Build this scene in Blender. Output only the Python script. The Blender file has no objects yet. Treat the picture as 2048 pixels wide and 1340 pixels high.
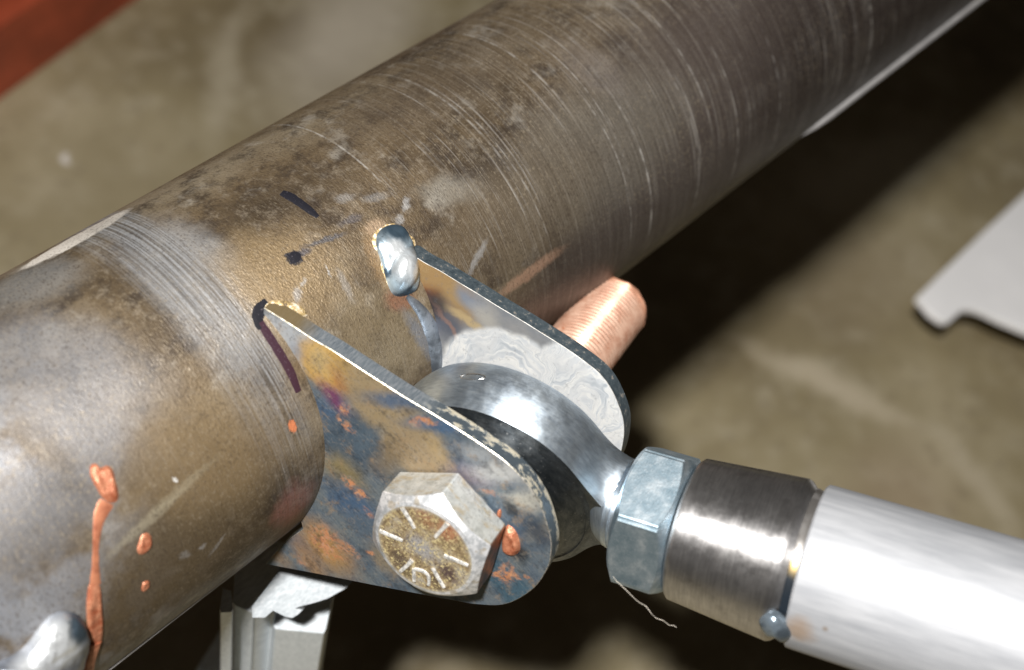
import bpy, math, random
from mathutils import Vector, Matrix, noise as mnoise
random.seed(7)
SC = bpy.context.scene
COL = SC.collection
V = Vector
MM = 0.001

# ------------------------------------------------------------------ camera, world, flash
CX = V((0.68252495, -0.70820682, 0.18056243))      # image right
CY = V((-0.5162987, -0.6420682, -0.56673105))      # image down
CZ = V((0.51729619, 0.29358393, -0.80387383))      # looking direction
CP = V((-127.44, -151.73, 295.32))                 # millimetres
F_PX = 2600.0
cam_d = bpy.data.cameras.new('camera')
cam = bpy.data.objects.new('camera', cam_d)
COL.objects.link(cam)
cam.matrix_world = Matrix.Translation(CP*MM) @ Matrix((CX, -CY, -CZ)).transposed().to_4x4()
cam_d.sensor_width = 36.0
cam_d.lens = F_PX/2048*36
cam_d.clip_start = 0.02
cam_d.clip_end = 60
cam_d.dof.use_dof = True
cam_d.dof.focus_distance = 0.328
cam_d.dof.aperture_fstop = 9.0
SC.camera = cam

world = bpy.data.worlds.new('World')
SC.world = world
world.use_nodes = True
world.node_tree.nodes['Background'].inputs[0].default_value = (0.82, 0.68, 0.55, 1)
world.node_tree.nodes['Background'].inputs[1].default_value = 0.028

FLOOR_Z = -370.0
fl = bpy.data.lights.new('flash', 'AREA')
fl.shape = 'RECTANGLE'
fl.size = 0.050
fl.size_y = 0.030
fl.energy = 12.4
fl.color = (1.0, 0.97, 0.93)
flo = bpy.data.objects.new('flash', fl)
COL.objects.link(flo)
fpos = CP - CX*55 - CY*138 - CZ*310
faim = CP + CZ*420
flo.matrix_world = Matrix.Translation(fpos*MM) @ (faim-fpos).to_track_quat('-Z', 'Y').to_matrix().to_4x4()

SC.view_settings.view_transform = 'Standard'
SC.view_settings.look = 'None'
SC.view_settings.exposure = 0.0
SC.view_settings.gamma = 1.0
SC.render.engine = 'CYCLES'
SC.cycles.max_bounces = 8
SC.cycles.sample_clamp_indirect = 6.0

# ------------------------------------------------------------------ measured frames (mm, world; x runs along the axle tube)
R = 47.06
F0 = V((-0.005, -77.961, 17.366))                  # bolt axis at the outer face of the near bracket
B = V((0.9311875, 0.23552596, -0.27823974)).normalized()
U = V((-0.1179591, 0.91687521, 0.38134695)); U = (U - B*U.dot(B)).normalized()
VV = B.cross(U)
HH, T, GAP = 11.67, 4.76, 37.0
Q = V((21.3, -72.572, 11.0))                       # rod axis where it meets the bolt
D2 = V((0.318207, -0.89895873, 0.30102743)).normalized()
Bq = (B - D2*B.dot(D2)).normalized()
M0 = D2.cross(Bq)

def frame(o, x, y, z):
    m = Matrix((x, y, z)).transposed().to_4x4()
    m.translation = o
    return m
PLATE = frame(F0, U, VV, B)
ROD = frame(Q, Bq, M0, D2)

def ray(px, py):
    return (CX*((px-1024)/F_PX) + CY*((py-670)/F_PX) + CZ)
def at_depth(px, py, t):
    return CP + ray(px, py)*t
def hit_z(px, py, z):
    r = ray(px, py)
    return CP + r*((z-CP.z)/r.z)
def hit_plate(px, py, w=0.0):                      # -> bracket coordinates (u, v)
    r = ray(px, py)
    t = ((F0+B*w)-CP).dot(B)/r.dot(B)
    q = CP + r*t - F0
    return (q.dot(U), q.dot(VV))
def hit_tube(px, py):                              # -> point, normal
    r = ray(px, py)
    a = r.y*r.y+r.z*r.z; b = CP.y*r.y+CP.z*r.z; c = CP.y**2+CP.z**2-R*R
    disc = b*b-a*c
    t = (-b-math.sqrt(max(disc, 0)))/a
    p = CP+r*t
    n = V((0, p.y, p.z)).normalized()
    return V((p.x, n.y*R, n.z*R)), n
E1 = V((0, CP.y, CP.z)).normalized()               # tube direction that faces the camera
E2 = V((1, 0, 0)).cross(E1)
def tube_uv(px, py):                               # -> (s, R*phi)
    p, n = hit_tube(px, py)
    return (p.x, R*math.atan2(n.dot(E2), n.dot(E1)))

def hit_rod(px, py, rad=18.6):
    r = ray(px, py); oc = CP-Q
    o = V((oc.dot(Bq), oc.dot(M0))); d = V((r.dot(Bq), r.dot(M0)))
    a = d.dot(d); b = o.dot(d); c = o.dot(o)-rad*rad
    t = (-b-math.sqrt(max(0, b*b-a*c)))/a
    p = CP+r*t; q = p-Q
    return p, (Bq*q.dot(Bq)+M0*q.dot(M0)).normalized()

# ------------------------------------------------------------------ node helper
class NT:
    def __init__(s, name):
        s.mat = bpy.data.materials.new(name)
        s.mat.use_nodes = True
        s.t = s.mat.node_tree
        s.b = s.t.nodes['Principled BSDF']
        s.b.inputs['Specular IOR Level'].default_value = 0.5
    def put(s, sock, v):
        if v is None: return
        if isinstance(v, bpy.types.NodeSocket): s.t.links.new(v, sock)
        elif isinstance(v, (tuple, list)):
            v = tuple(v)
            sock.default_value = v+(1.0,) if (len(v) == 3 and len(sock.default_value) == 4) else v
        else:
            sock.default_value = v
    def n(s, typ, **kw):
        nd = s.t.nodes.new(typ)
        for k, v in kw.items(): setattr(nd, k, v)
        return nd
    def math(s, op, a, b=None, clamp=False):
        nd = s.n('ShaderNodeMath', operation=op, use_clamp=clamp)
        s.put(nd.inputs[0], a); s.put(nd.inputs[1], b)
        return nd.outputs[0]
    def vm(s, op, a, b=None, sc=None):
        nd = s.n('ShaderNodeVectorMath', operation=op)
        s.put(nd.inputs[0], a); s.put(nd.inputs[1], b)
        if sc is not None: s.put(nd.inputs['Scale'], sc)
        return nd.outputs['Value'] if op in ('LENGTH', 'DOT_PRODUCT', 'DISTANCE') else nd.outputs[0]
    def mix(s, f, a, b, blend='MIX'):
        nd = s.n('ShaderNodeMix', data_type='RGBA', blend_type=blend)
        s.put(nd.inputs[0], f); s.put(nd.inputs[6], a); s.put(nd.inputs[7], b)
        return nd.outputs[2]
    def mixf(s, f, a, b):
        nd = s.n('ShaderNodeMix', data_type='FLOAT')
        s.put(nd.inputs[0], f); s.put(nd.inputs[2], a); s.put(nd.inputs[3], b)
        return nd.outputs[0]
    def mr(s, x, a, b, c=0.0, d=1.0, smooth=True):
        nd = s.n('ShaderNodeMapRange', interpolation_type='SMOOTHSTEP' if smooth else 'LINEAR', clamp=True)
        for i, v in enumerate((x, a, b, c, d)): s.put(nd.inputs[i], v)
        return nd.outputs[0]
    def noise(s, vec, scale, detail=2.0, rough=0.5, dist=0.0, col=False):
        nd = s.n('ShaderNodeTexNoise')
        s.put(nd.inputs['Vector'], vec); s.put(nd.inputs['Scale'], scale)
        s.put(nd.inputs['Detail'], detail); s.put(nd.inputs['Roughness'], rough); s.put(nd.inputs['Distortion'], dist)
        return nd.outputs[1 if col else 0]
    def vor(s, vec, scale, feature='F1', out=0):
        nd = s.n('ShaderNodeTexVoronoi', feature=feature)
        s.put(nd.inputs['Vector'], vec); s.put(nd.inputs['Scale'], scale)
        return nd.outputs[out]
    def map(s, vec, loc=(0, 0, 0), rot=(0, 0, 0), scale=(1, 1, 1), typ='POINT'):
        nd = s.n('ShaderNodeMapping', vector_type=typ)
        s.put(nd.inputs[0], vec); s.put(nd.inputs[1], loc); s.put(nd.inputs[2], rot); s.put(nd.inputs[3], scale)
        return nd.outputs[0]
    def sep(s, v):
        nd = s.n('ShaderNodeSeparateXYZ'); s.put(nd.inputs[0], v); return nd.outputs
    def comb(s, x, y, z=0.0):
        nd = s.n('ShaderNodeCombineXYZ')
        for i, v in enumerate((x, y, z)): s.put(nd.inputs[i], v)
        return nd.outputs[0]
    def ramp(s, f, stops):
        nd = s.n('ShaderNodeValToRGB'); el = nd.color_ramp.elements
        while len(el) < len(stops): el.new(0.5)
        for e, (p, c) in zip(el, stops):
            e.position = p; e.color = tuple(c)+(1,) if len(c) == 3 else c
        s.put(nd.inputs[0], f)
        return nd.outputs[0]
    def co(s):                                     # object coordinates in millimetres
        nd = s.n('ShaderNodeTexCoord')
        return s.vm('SCALE', nd.outputs['Object'], sc=1000.0)
    def warp(s, co, scale, amp, detail=3):
        c = s.noise(co, scale, detail, 0.6, col=True)
        c = s.vm('SUBTRACT', c, (0.5, 0.5, 0.5))
        return s.vm('ADD', co, s.vm('SCALE', c, sc=amp))
    def spots(s, co, base, lst):                   # lst: (x, y, rx, ry, rot_deg, colour, amount[, inner])
        for it in lst:
            x, y, rx, ry, rot, colr, amt = it[:7]
            inner = it[7] if len(it) > 7 else 0.35
            m = s.map(co, (x, y, 0), (0, 0, math.radians(rot)), (rx, ry, 1e6), 'TEXTURE')
            f = s.mr(s.vm('LENGTH', m), inner, 1.0, amt, 0.0)
            base = s.mix(f, base, colr)
        return base
    def spotmask(s, co, lst):
        tot = 0.0
        for x, y, rx, ry, rot, amt, inner in lst:
            m = s.map(co, (x, y, 0), (0, 0, math.radians(rot)), (rx, ry, 1e6), 'TEXTURE')
            f = s.mr(s.vm('LENGTH', m), inner, 1.0, amt, 0.0)
            tot = s.math('MAXIMUM', tot, f)
        return tot
    def bump(s, h, strength=0.3, dist=0.1, prev=None):
        nd = s.n('ShaderNodeBump')
        nd.inputs['Strength'].default_value = strength
        nd.inputs['Distance'].default_value = dist*MM
        s.put(nd.inputs['Height'], h)
        if prev is not None: s.put(nd.inputs['Normal'], prev)
        return nd.outputs[0]
    def out(s, color=None, metal=None, rough=None, normal=None, **kw):
        s.put(s.b.inputs['Base Color'], color); s.put(s.b.inputs['Metallic'], metal)
        s.put(s.b.inputs['Roughness'], rough); s.put(s.b.inputs['Normal'], normal)
        for k, v in kw.items(): s.put(s.b.inputs[k.replace('_', ' ')], v)
        return s.mat

def plate_spot(px, py, rx, ry, rot, c, a, inner=0.15, w=0.0):
    x, y = hit_plate(px, py, w)
    return (x, y, rx*1.12, ry*1.12, rot, c, a, inner)
def tube_spot(px, py, rx, ry, rot, c, a, inner=0.35):
    x, y = tube_uv(px, py)
    return (x, y, rx, ry, rot, c, a, inner)

# ------------------------------------------------------------------ materials
def m_floor():
    g = NT('concrete'); co = g.co()
    big = g.noise(co, 0.006, 4, 0.6)
    mid = g.noise(co, 0.03, 5, 0.65)
    c = g.ramp(big, [(0.3, (0.165, 0.13, 0.07)), (0.52, (0.275, 0.23, 0.135)), (0.7, (0.4, 0.345, 0.23))])
    c = g.mix(g.mr(mid, 0.45, 0.75, 0, 0.5), c, (0.47, 0.42, 0.31))
    c = g.mix(g.mr(g.noise(co, 0.11, 3, 0.6), 0.55, 0.7, 0, 0.45), c, (0.19, 0.155, 0.1))
    wc = g.warp(co, 0.02, 30)
    pts = []
    for (px, py, rx, ry, ang, col_, am) in FLOOR_MARKS:
        p = hit_z(px, py, FLOOR_Z); pts.append((p.x, p.y, rx, ry, ang, col_, am, 0.1))
    c = g.spots(wc, c, pts)
    h = g.noise(co, 0.4, 4, 0.6)
    return g.out(c, 0.0, 0.62, g.bump(h, 0.25, 1.0))
def floor_ang(p, q):
    a = hit_z(*p, FLOOR_Z); b = hit_z(*q, FLOOR_Z)
    return math.degrees(math.atan2(b.y-a.y, b.x-a.x)), (b-a).length
_a1, _l1 = floor_ang((1420, 660), (1900, 890))
_a2, _l2 = floor_ang((490, 0), (430, 300))
_a3, _l3 = floor_ang((1880, 870), (2020, 1060))
FLOOR_MARKS = [
    (1660, 770, _l1*0.56, 15, _a1, (0.55, 0.48, 0.36), 0.7),
    (455, 140, _l2*0.75, 16, _a2, (0.5, 0.45, 0.34), 0.5),
    (1950, 960, _l3*0.8, 15, _a3, (0.5, 0.44, 0.33), 0.55),
    (700, 60, 150, 60, 20, (0.55, 0.5, 0.42), 0.6),
    (1750, 330, 130, 40, _a1+60, (0.58, 0.54, 0.42), 0.6),
    (139, 318, 5, 5, 0, (0.85, 0.82, 0.8), 0.9),
    (1630, 1010, 9, 9, 0, (0.66, 0.55, 0.42), 0.6),
    (1700, 560, 100, 70, 0, (0.25, 0.2, 0.13), 0.5),
    (1800, 1000, 70, 60, 0, (0.28, 0.21, 0.14), 0.5),
    (250, 420, 160, 90, 0, (0.24, 0.2, 0.12), 0.55),
]

def m_tube():
    g = NT('mill_scale_steel'); co = g.co()        # local frame: x along tube, y = E1, z = E2
    X, Y, Z = g.sep(co)[:3]
    phi = g.math('ARCTAN2', Z, Y)
    a = g.math('MULTIPLY', phi, R)
    sc = g.comb(X, a, 0.0)
    big = g.noise(g.map(co, scale=(0.6, 1, 1)), 0.028, 4, 0.6)
    c = g.ramp(big, [(0.32, (0.05, 0.035, 0.02)), (0.5, (0.125, 0.09, 0.052)), (0.66, (0.215, 0.172, 0.115))])
    mot = g.noise(co, 0.12, 5, 0.7)
    c = g.mix(g.mr(mot, 0.46, 0.66, 0, 0.8), c, (0.04, 0.029, 0.021))
    c = g.mix(g.mr(g.noise(g.map(co, (11, 3, 8), scale=(1, 1, 1)), 0.3, 5, 0.75), 0.5, 0.7, 0, 0.55), c, (0.24, 0.2, 0.15))
    c = g.mix(g.mr(g.noise(g.map(co, (40, 0, 9)), 0.09, 4, 0.65), 0.55, 0.72, 0, 0.5), c, (0.4, 0.37, 0.32))
    left = g.mr(X, -95, -35, 1.0, 0.0)  # left end, where the flash sheen is painted in cool grey
    ptc = g.noise(g.map(co, (17, 5, 2), scale=(1, 1, 1)), 0.075, 4, 0.6)
    c = g.mix(g.math('MULTIPLY', g.mr(ptc, 0.42, 0.6), g.math('MULTIPLY', left, 0.85)), c, (0.26, 0.275, 0.305))
    c = g.mix(g.math('MULTIPLY', g.mr(ptc, 0.45, 0.3), g.math('MULTIPLY', left, 0.8)), c, (0.06, 0.05, 0.045))
    # colour regions of this tube, flash sheen and falloff painted in
    wsc = g.warp(sc, 0.06, 16, 4)
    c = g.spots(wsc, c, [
        tube_spot(1750, 60, 230, 80, 0, (0.028, 0.02, 0.019), 1.0, 0.35),  # far end: dark scale with the flash falloff painted in
        tube_spot(1500, 180, 110, 60, 0, (0.085, 0.068, 0.06), 0.8), tube_spot(1330, 430, 90, 26, 0, (0.075, 0.062, 0.055), 0.8),
        tube_spot(1200, 300, 55, 26, 0, (0.15, 0.135, 0.11), 0.6),
        tube_spot(910, 385, 11, 7, 20, (0.3, 0.28, 0.24), 0.6),
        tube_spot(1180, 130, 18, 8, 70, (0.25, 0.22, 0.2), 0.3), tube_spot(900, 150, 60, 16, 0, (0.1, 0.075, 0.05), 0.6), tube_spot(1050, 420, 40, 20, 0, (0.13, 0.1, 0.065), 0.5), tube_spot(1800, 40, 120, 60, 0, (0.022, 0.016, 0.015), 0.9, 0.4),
        tube_spot(120, 760, 38, 22, 70, (0.23, 0.235, 0.25), 0.55),
        tube_spot(60, 560, 16, 14, 70, (0.24, 0.24, 0.235), 0.6),
        tube_spot(400, 560, 14, 34, 0, (0.34, 0.34, 0.34), 0.6),
        tube_spot(550, 560, 24, 20, 0, (0.225, 0.16, 0.085), 0.8),
        tube_spot(420, 930, 24, 24, 30, (0.19, 0.135, 0.072), 0.85),
        tube_spot(340, 1130, 30, 18, 0, (0.1, 0.072, 0.04), 0.85),
        tube_spot(60, 1060, 24, 14, 0, (0.13, 0.125, 0.125), 0.8),
        tube_spot(760, 690, 22, 18, 0, (0.17, 0.13, 0.075), 0.7),
        tube_spot(470, 140, 60, 12, 0, (0.13, 0.1, 0.055), 0.6),
        tube_spot(590, 1010, 9, 10, 0, (0.3, 0.12, 0.1), 0.6),
    ])
    # lathe and grinder rings: streaks round the tube
    ringco = g.comb(g.math('MULTIPLY', X, 1.0), g.math('MULTIPLY', phi, 2.2), g.math('MULTIPLY', big, 2.0))
    r1 = g.noise(g.map(ringco, scale=(1.3, 0.35, 0.4)), 1.0, 3, 0.75)
    r2 = g.noise(g.map(ringco, (7, 3, 0), scale=(0.42, 0.5, 0.5)), 1.0, 4, 0.75)
    breaks = g.noise(g.map(co, (3, 3, 3), scale=(0.3, 1, 1)), 0.05, 3, 0.6)
    ringamt = g.spotmask(sc, [tube_spot(1350, 220, 150, 90, 0, 0.75, 0.4)[:5]+(0.7, 0.4),
                              tube_spot(1700, 20, 120, 80, 0, 0.5, 0.4)[:5]+(0.75, 0.4),
                              tube_spot(420, 560, 12, 60, 0, 0.9, 0.4)[:5]+(0.45, 0.5),
                              tube_spot(520, 760, 8.5, 62, 0, 0.9, 0.4)[:5]+(0.95, 0.55)])
    streak = g.math('MULTIPLY', g.mr(r1, 0.54, 0.72), g.mr(breaks, 0.4, 0.62))
    streak = g.math('MULTIPLY', streak, g.math('ADD', ringamt, 0.10))
    c = g.mix(g.math('MULTIPLY', streak, 0.8), c, (0.42, 0.4, 0.37))
    dark = g.math('MULTIPLY', g.mr(r2, 0.55, 0.74), g.math('ADD', ringamt, 0.12))
    c = g.mix(g.math('MULTIPLY', dark, 0.6), c, (0.075, 0.06, 0.05))
    # band ground bright beside the near bracket
    bw = g.math('ADD', X, g.math('MULTIPLY', g.math('SUBTRACT', g.noise(ringco, 0.25, 2), 0.5), 7.0))
    x0 = tube_uv(505, 800)[0]; x1 = tube_uv(560, 720)[0]
    x2 = tube_uv(330, 520)[0]
    band = g.mr(g.math('ABSOLUTE', g.math('SUBTRACT', bw, (x0+x1)/2)), 3.2, 9.0, 1.0, 0.0)
    band2 = g.mr(g.math('ABSOLUTE', g.math('SUBTRACT', bw, x2-3)), 3.0, 9.0, 0.55, 0.0)
    lowfade = g.mr(a, -14.0, 38.0, 1.0, 0.15)
    bandc = g.mix(g.mr(g.noise(g.map(ringco, scale=(2.4, 0.25, 1)), 1.0, 2, 0.7), 0.35, 0.68), (0.14, 0.13, 0.12), (0.56, 0.58, 0.61))
    bm = g.math('MULTIPLY', g.math('MAXIMUM', band, band2), lowfade)
    bm = g.math('MULTIPLY', bm, g.mr(g.noise(co, 0.13, 4, 0.7), 0.25, 0.62, 0.35, 1.0))
    c = g.mix(g.math('MULTIPLY', bm, 0.75), c, bandc)
    r3 = g.noise(g.map(ringco, (1, 9, 0), scale=(3.2, 0.6, 0.3)), 1.0, 3, 0.75)
    rz = g.mr(X, hit_tube(800, 420)[0].x-12, hit_tube(800, 420)[0].x+45, 0.22, 1.0)
    c = g.mix(g.math('MULTIPLY', g.mr(r3, 0.5, 0.72, 0, 0.5), rz), c, g.mix(0.55, c, (0.42, 0.39, 0.34)))
    c = g.mix(g.math('MULTIPLY', g.mr(r3, 0.5, 0.3, 0, 0.6), rz), c, g.mix(0.7, c, (0.025, 0.018, 0.013)))
    # long single scratches: thin rings and a few rub marks, with one painted reflection
    for (px, py, wd, am) in SCRATCH_RINGS:
        xs, aa = tube_uv(px, py)
        xv = g.math('ADD', X, g.math('MULTIPLY', g.math('SUBTRACT', a, aa), 0.02*random.uniform(-1, 1)))
        lm = g.mr(g.math('ABSOLUTE', g.math('SUBTRACT', xv, xs)), wd*0.4, wd, 1.0, 0.0)
        fad = g.mr(g.math('ABSOLUTE', g.math('SUBTRACT', a, aa)), 14, 34, 1.0, 0.0)
        f = g.math('MULTIPLY', g.math('MULTIPLY', lm, fad), am)
        f = g.math('MULTIPLY', f, g.mr(g.noise(co, 0.3, 3), 0.4, 0.6, 0.15, 1.0))
        c = g.mix(f, c, (0.42, 0.4, 0.37))
    w2 = g.warp(g.warp(sc, 0.5, 2.0, 3), 1.6, 1.4, 3)
    bare = (0.36, 0.36, 0.36)
    c = g.spots(w2, c, [
        tube_spot(955, 515, 1.4, 7.5, 62, bare, 0.55), tube_spot(812, 408, 1.3, 3.2, 60, bare, 0.6),
        tube_spot(800, 440, 1.5, 2.2, 60, bare, 0.5), tube_spot(750, 395, 5, 1.8, 20, bare, 0.3),
        tube_spot(690, 395, 3.5, 2, 20, bare, 0.35), tube_spot(595, 590, 1.6, 2.6, 40, bare, 0.55),
        tube_spot(608, 565, 0.8, 1.8, 70, bare, 0.55), tube_spot(655, 540, 0.35, 2.6, 10, bare, 0.7),
        tube_spot(690, 570, 1.4, 6.0, 8, bare, 0.3), tube_spot(350, 960, 0.8, 0.9, 0, (0.8, 0.8, 0.78), 0.9),
        tube_spot(352, 985, 16, 1.5, -6, (0.3, 0.26, 0.18), 0.45), tube_spot(300, 1040, 16, 1.6, -6, (0.4, 0.36, 0.26), 0.4),
        tube_spot(405, 1095, 1.4, 1.0, 0, bare, 0.5), tube_spot(435, 1090, 0.9, 4.5, 60, bare, 0.35),
        tube_spot(370, 1110, 2.2, 1.6, 60, bare, 0.35), tube_spot(1060, 545, 18, 2.6, 0, (0.5, 0.3, 0.2), 0.5),  # the wide copper stripe is the bolt's reflection painted on
        tube_spot(585, 853, 1.1, 2.2, 0, (0.75, 0.25, 0.11), 0.95, 0.7),
        # heat halo, soot and ink round the welds
        tube_spot(757, 520, 3.6, 11.5, 14, (0.3, 0.19, 0.09), 0.5), tube_spot(752, 455, 4, 3, 0, (0.42, 0.3, 0.2), 0.55),
        tube_spot(800, 600, 6, 4, 30, (0.22, 0.1, 0.06), 0.75),
        tube_spot(700, 440, 5, 1.5, 8, (0.07, 0.07, 0.085), 0.6), tube_spot(650, 480, 8, 1.0, 14, (0.06, 0.065, 0.08), 0.75),
        tube_spot(605, 505, 3.2, 1.4, 14, (0.06, 0.06, 0.075), 0.8), tube_spot(588, 515, 2.3, 2.3, 0, (0.012, 0.012, 0.018), 1.0, 0.75),
        tube_spot(848, 680, 3.0, 14, -14, (0.16, 0.17, 0.19), 0.8), tube_spot(530, 615, 2.4, 2.4, 0, (0.5, 0.34, 0.2), 0.6),
    ])
    # bare polished strip on the lower flank, dull patch near the top edge
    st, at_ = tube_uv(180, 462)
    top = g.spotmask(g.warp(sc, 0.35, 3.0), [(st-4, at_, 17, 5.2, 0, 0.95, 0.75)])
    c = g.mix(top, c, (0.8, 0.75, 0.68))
    c = g.mix(g.mr(g.noise(g.map(co, scale=(1.3, 0.9, 0.9)), 1.25, 3, 0.6), 0.52, 0.7, 0, g.mr(breaks, 0.35, 0.65, 0.15, 0.5)), c, (0.3, 0.25, 0.18))
    c = g.mix(g.mr(g.noise(g.map(co, (9, 9, 9), scale=(1.3, 0.9, 0.9)), 1.35, 3, 0.6), 0.5, 0.68, 0, g.mr(breaks, 0.65, 0.35, 0.2, 0.6)), c, (0.05, 0.036, 0.026))
    peel = g.noise(g.map(co, scale=(1.35, 0.8, 0.8)), 1.55, 3, 0.6)
    smooth = g.math('SUBTRACT', 1.0, g.math('MULTIPLY', bm, 0.8), True)
    gx_ = tube_uv(640, 560)[0]
    grain = g.mr(g.math('ABSOLUTE', g.math('SUBTRACT', X, gx_)), 14, 60, 1.25, 0.6)
    h = g.math('ADD', g.math('MULTIPLY', g.math('MULTIPLY', peel, grain), smooth), g.math('MULTIPLY', r1, g.math('ADD', 0.2, g.math('MULTIPLY', bm, 0.2))))
    nrm = g.bump(h, 1.0, 0.17)
    rgh = g.mixf(bm, g.mr(mot, 0.3, 0.7, 0.52, 0.42), 0.42)
    met = g.mixf(bm, 0.45, 0.65)
    return g.out(c, met, rgh, nrm)
SCRATCH_RINGS = [(640, 270, 0.35, 0.6), (1290, 330, 0.5, 0.85), (1180, 190, 0.3, 0.5), (900, 210, 0.5, 0.45), (1000, 95, 0.5, 0.5),
                 (1350, 90, 0.5, 0.5), (1475, 250, 0.4, 0.6), (1740, 100, 0.6, 0.6), (1010, 310, 0.3, 0.5), (1240, 330, 0.3, 0.55),
                 (760, 170, 0.3, 0.35), (1395, 300, 0.5, 0.45), (1560, 200, 0.5, 0.35)]

BLUE = (0.065, 0.125, 0.225); DBLUE = (0.03, 0.045, 0.075); GOLD = (0.58, 0.37, 0.12); TAN = (0.33, 0.255, 0.15)
PURP = (0.17, 0.05, 0.13); ORNG = (0.62, 0.22, 0.08); STEEL = (0.44, 0.47, 0.5); PINK = (0.55, 0.36, 0.27)
def m_plate_face():
    g = NT('heat_tinted_steel'); co = g.co()
    fine = g.noise(co, 0.5, 5, 0.7)
    w1 = g.warp(g.warp(co, 0.16, 4.5, 5), 0.8, 1.6, 4)
    w2 = g.warp(w1, 1.1, 1.6, 4)
    base = g.ramp(g.noise(co, 0.09, 4, 0.65), [(0.35, (0.07, 0.11, 0.165)), (0.6, (0.16, 0.19, 0.21))])
    P = plate_spot
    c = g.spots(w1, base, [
        P(575, 680, 9, 9, 0, STEEL, 0.95, 0.6),
        P(612, 705, 4, 8, 30, (0.2, 0.23, 0.3), 0.6),
        P(655, 735, 9.5, 8, 0, GOLD, 1.0, 0.55), P(640, 720, 5, 5, 0, (0.52, 0.4, 0.2), 0.8),
        P(700, 745, 7, 4, 0, (0.36, 0.25, 0.1), 0.8), P(690, 780, 8, 4.0, 20, (0.34, 0.15, 0.06), 0.85), P(735, 775, 7, 6, 0, (0.4, 0.28, 0.12), 0.7),
        P(670, 800, 8, 3.6, 0, PURP, 0.95), P(705, 812, 4.5, 4, 0, BLUE, 0.9), P(655, 825, 6, 4, 0, BLUE, 0.85),
        P(760, 800, 11, 11, 0, TAN, 0.95, 0.5), P(810, 870, 15, 10, 0, TAN, 0.95, 0.5), P(850, 920, 12, 7, 0, (0.34, 0.26, 0.16), 0.9, 0.5),
        P(770, 910, 7, 9, 0, (0.22, 0.165, 0.1), 0.8), P(870, 895, 8, 3, 0, (0.42, 0.31, 0.16), 0.6),
        P(800, 800, 14, 3.5, -55, BLUE, 0.85), P(880, 850, 14, 3.2, -55, BLUE, 0.9),
        P(700, 880, 9, 10, 0, (0.07, 0.105, 0.145), 0.9, 0.5), P(735, 880, 3, 8, 0, (0.1, 0.14, 0.18), 0.7), P(690, 950, 9, 7, 0, (0.3, 0.22, 0.07), 0.75),
        P(700, 1000, 10, 8, 0, BLUE, 0.85), P(620, 1090, 8, 6, 0, BLUE, 0.85), P(730, 1060, 8, 6, 0, (0.1, 0.14, 0.19), 0.8),
        P(650, 1095, 13, 9, 0, (0.46, 0.26, 0.08), 0.9), P(620, 1125, 10, 4, 10, (0.4, 0.24, 0.12), 0.8), P(560, 1115, 6, 4, 0, (0.28, 0.2, 0.13), 0.8), P(770, 1120, 8, 5, 0, TAN, 0.7),
        P(940, 950, 9, 5, -50, (0.24, 0.2, 0.24), 0.7), P(960, 905, 10, 3.0, -52, (0.34, 0.36, 0.38), 0.8), P(1010, 945, 11, 4.2, -58, (0.5, 0.51, 0.51), 0.95), P(1055, 1000, 9, 4.2, -75, (0.5, 0.49, 0.44), 0.95), P(1085, 1060, 7, 2.5, -90, (0.4, 0.38, 0.32), 0.85),
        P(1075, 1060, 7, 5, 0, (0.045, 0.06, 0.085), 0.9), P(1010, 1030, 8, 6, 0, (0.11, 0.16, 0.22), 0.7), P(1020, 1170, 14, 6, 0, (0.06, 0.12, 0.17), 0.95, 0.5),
        P(1022, 1015, 3.6, 2.8, 40, (0.02, 0.023, 0.028), 0.9, 0.2), P(1035, 1105, 4, 4, 0, (0.015, 0.017, 0.022), 0.9),  # black spots right of the bolt head: grease plus its painted shadow
    ])
    # copper paste rubbed into the surface, blotchy
    om = g.spotmask(w2, [hit_plate(px, py)+(rx, ry, rt, am, 0.2) for px, py, rx, ry, rt, am in [
        (655, 1085, 9.5, 7.5, 0, 1.0), (700, 1100, 6, 3, 0, 0.8), (700, 965, 3.5, 3, 0, 0.9), (720, 985, 3, 3, 0, 0.8), (690, 848, 6, 2.2, 0, 0.75),
        (850, 845, 7, 1.8, -62, 0.85), (690, 815, 2, 3, 0, 0.8), (735, 1025, 3, 2, 0, 0.6), (985, 985, 6, 1.6, -50, 0.6),
        (1010, 1150, 4.2, 5.5, 0, 0.9), (1025, 1140, 5, 2, 0, 0.7), (740, 1105, 2, 2, 0, 0.9), (600, 1120, 4, 3, 0, 0.5), (1055, 1152, 1.2, 1.2, 0, 0.9)]])
    blot = g.mr(g.noise(w2, 0.42, 6, 0.8), 0.36, 0.6)
    om = g.math('MULTIPLY', om, blot)
    oc = g.mix(g.noise(co, 0.35, 3), (0.4, 0.13, 0.05), (0.56, 0.31, 0.17))
    c = g.mix(g.mr(om, 0.1, 0.75), c, oc)
    # grain, speckle
    c = g.mix(g.mr(fine, 0.52, 0.7, 0, 0.45), c, (0.34, 0.3, 0.25))
    c = g.mix(g.mr(g.noise(g.map(co, (8, 1, 5)), 0.3, 5, 0.75), 0.5, 0.32, 0, 0.65), c, g.mix(0.75, c, (0.02, 0.022, 0.03)))
    c = g.mix(g.mr(g.noise(g.map(co, (1, 8, 5)), 0.22, 5, 0.75), 0.53, 0.7, 0, 0.5), c, (0.36, 0.24, 0.13))
    c = g.mix(g.mr(g.noise(g.map(co, (5, 5, 5)), 1.5, 4, 0.7), 0.5, 0.7, 0, 0.45), c, (0.03, 0.03, 0.035))
    # fine scratches from shear and file
    sx = g.noise(g.map(co, rot=(0, 0, math.radians(38)), scale=(5.0, 0.18, 1)), 1.0, 2, 0.6)
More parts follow.
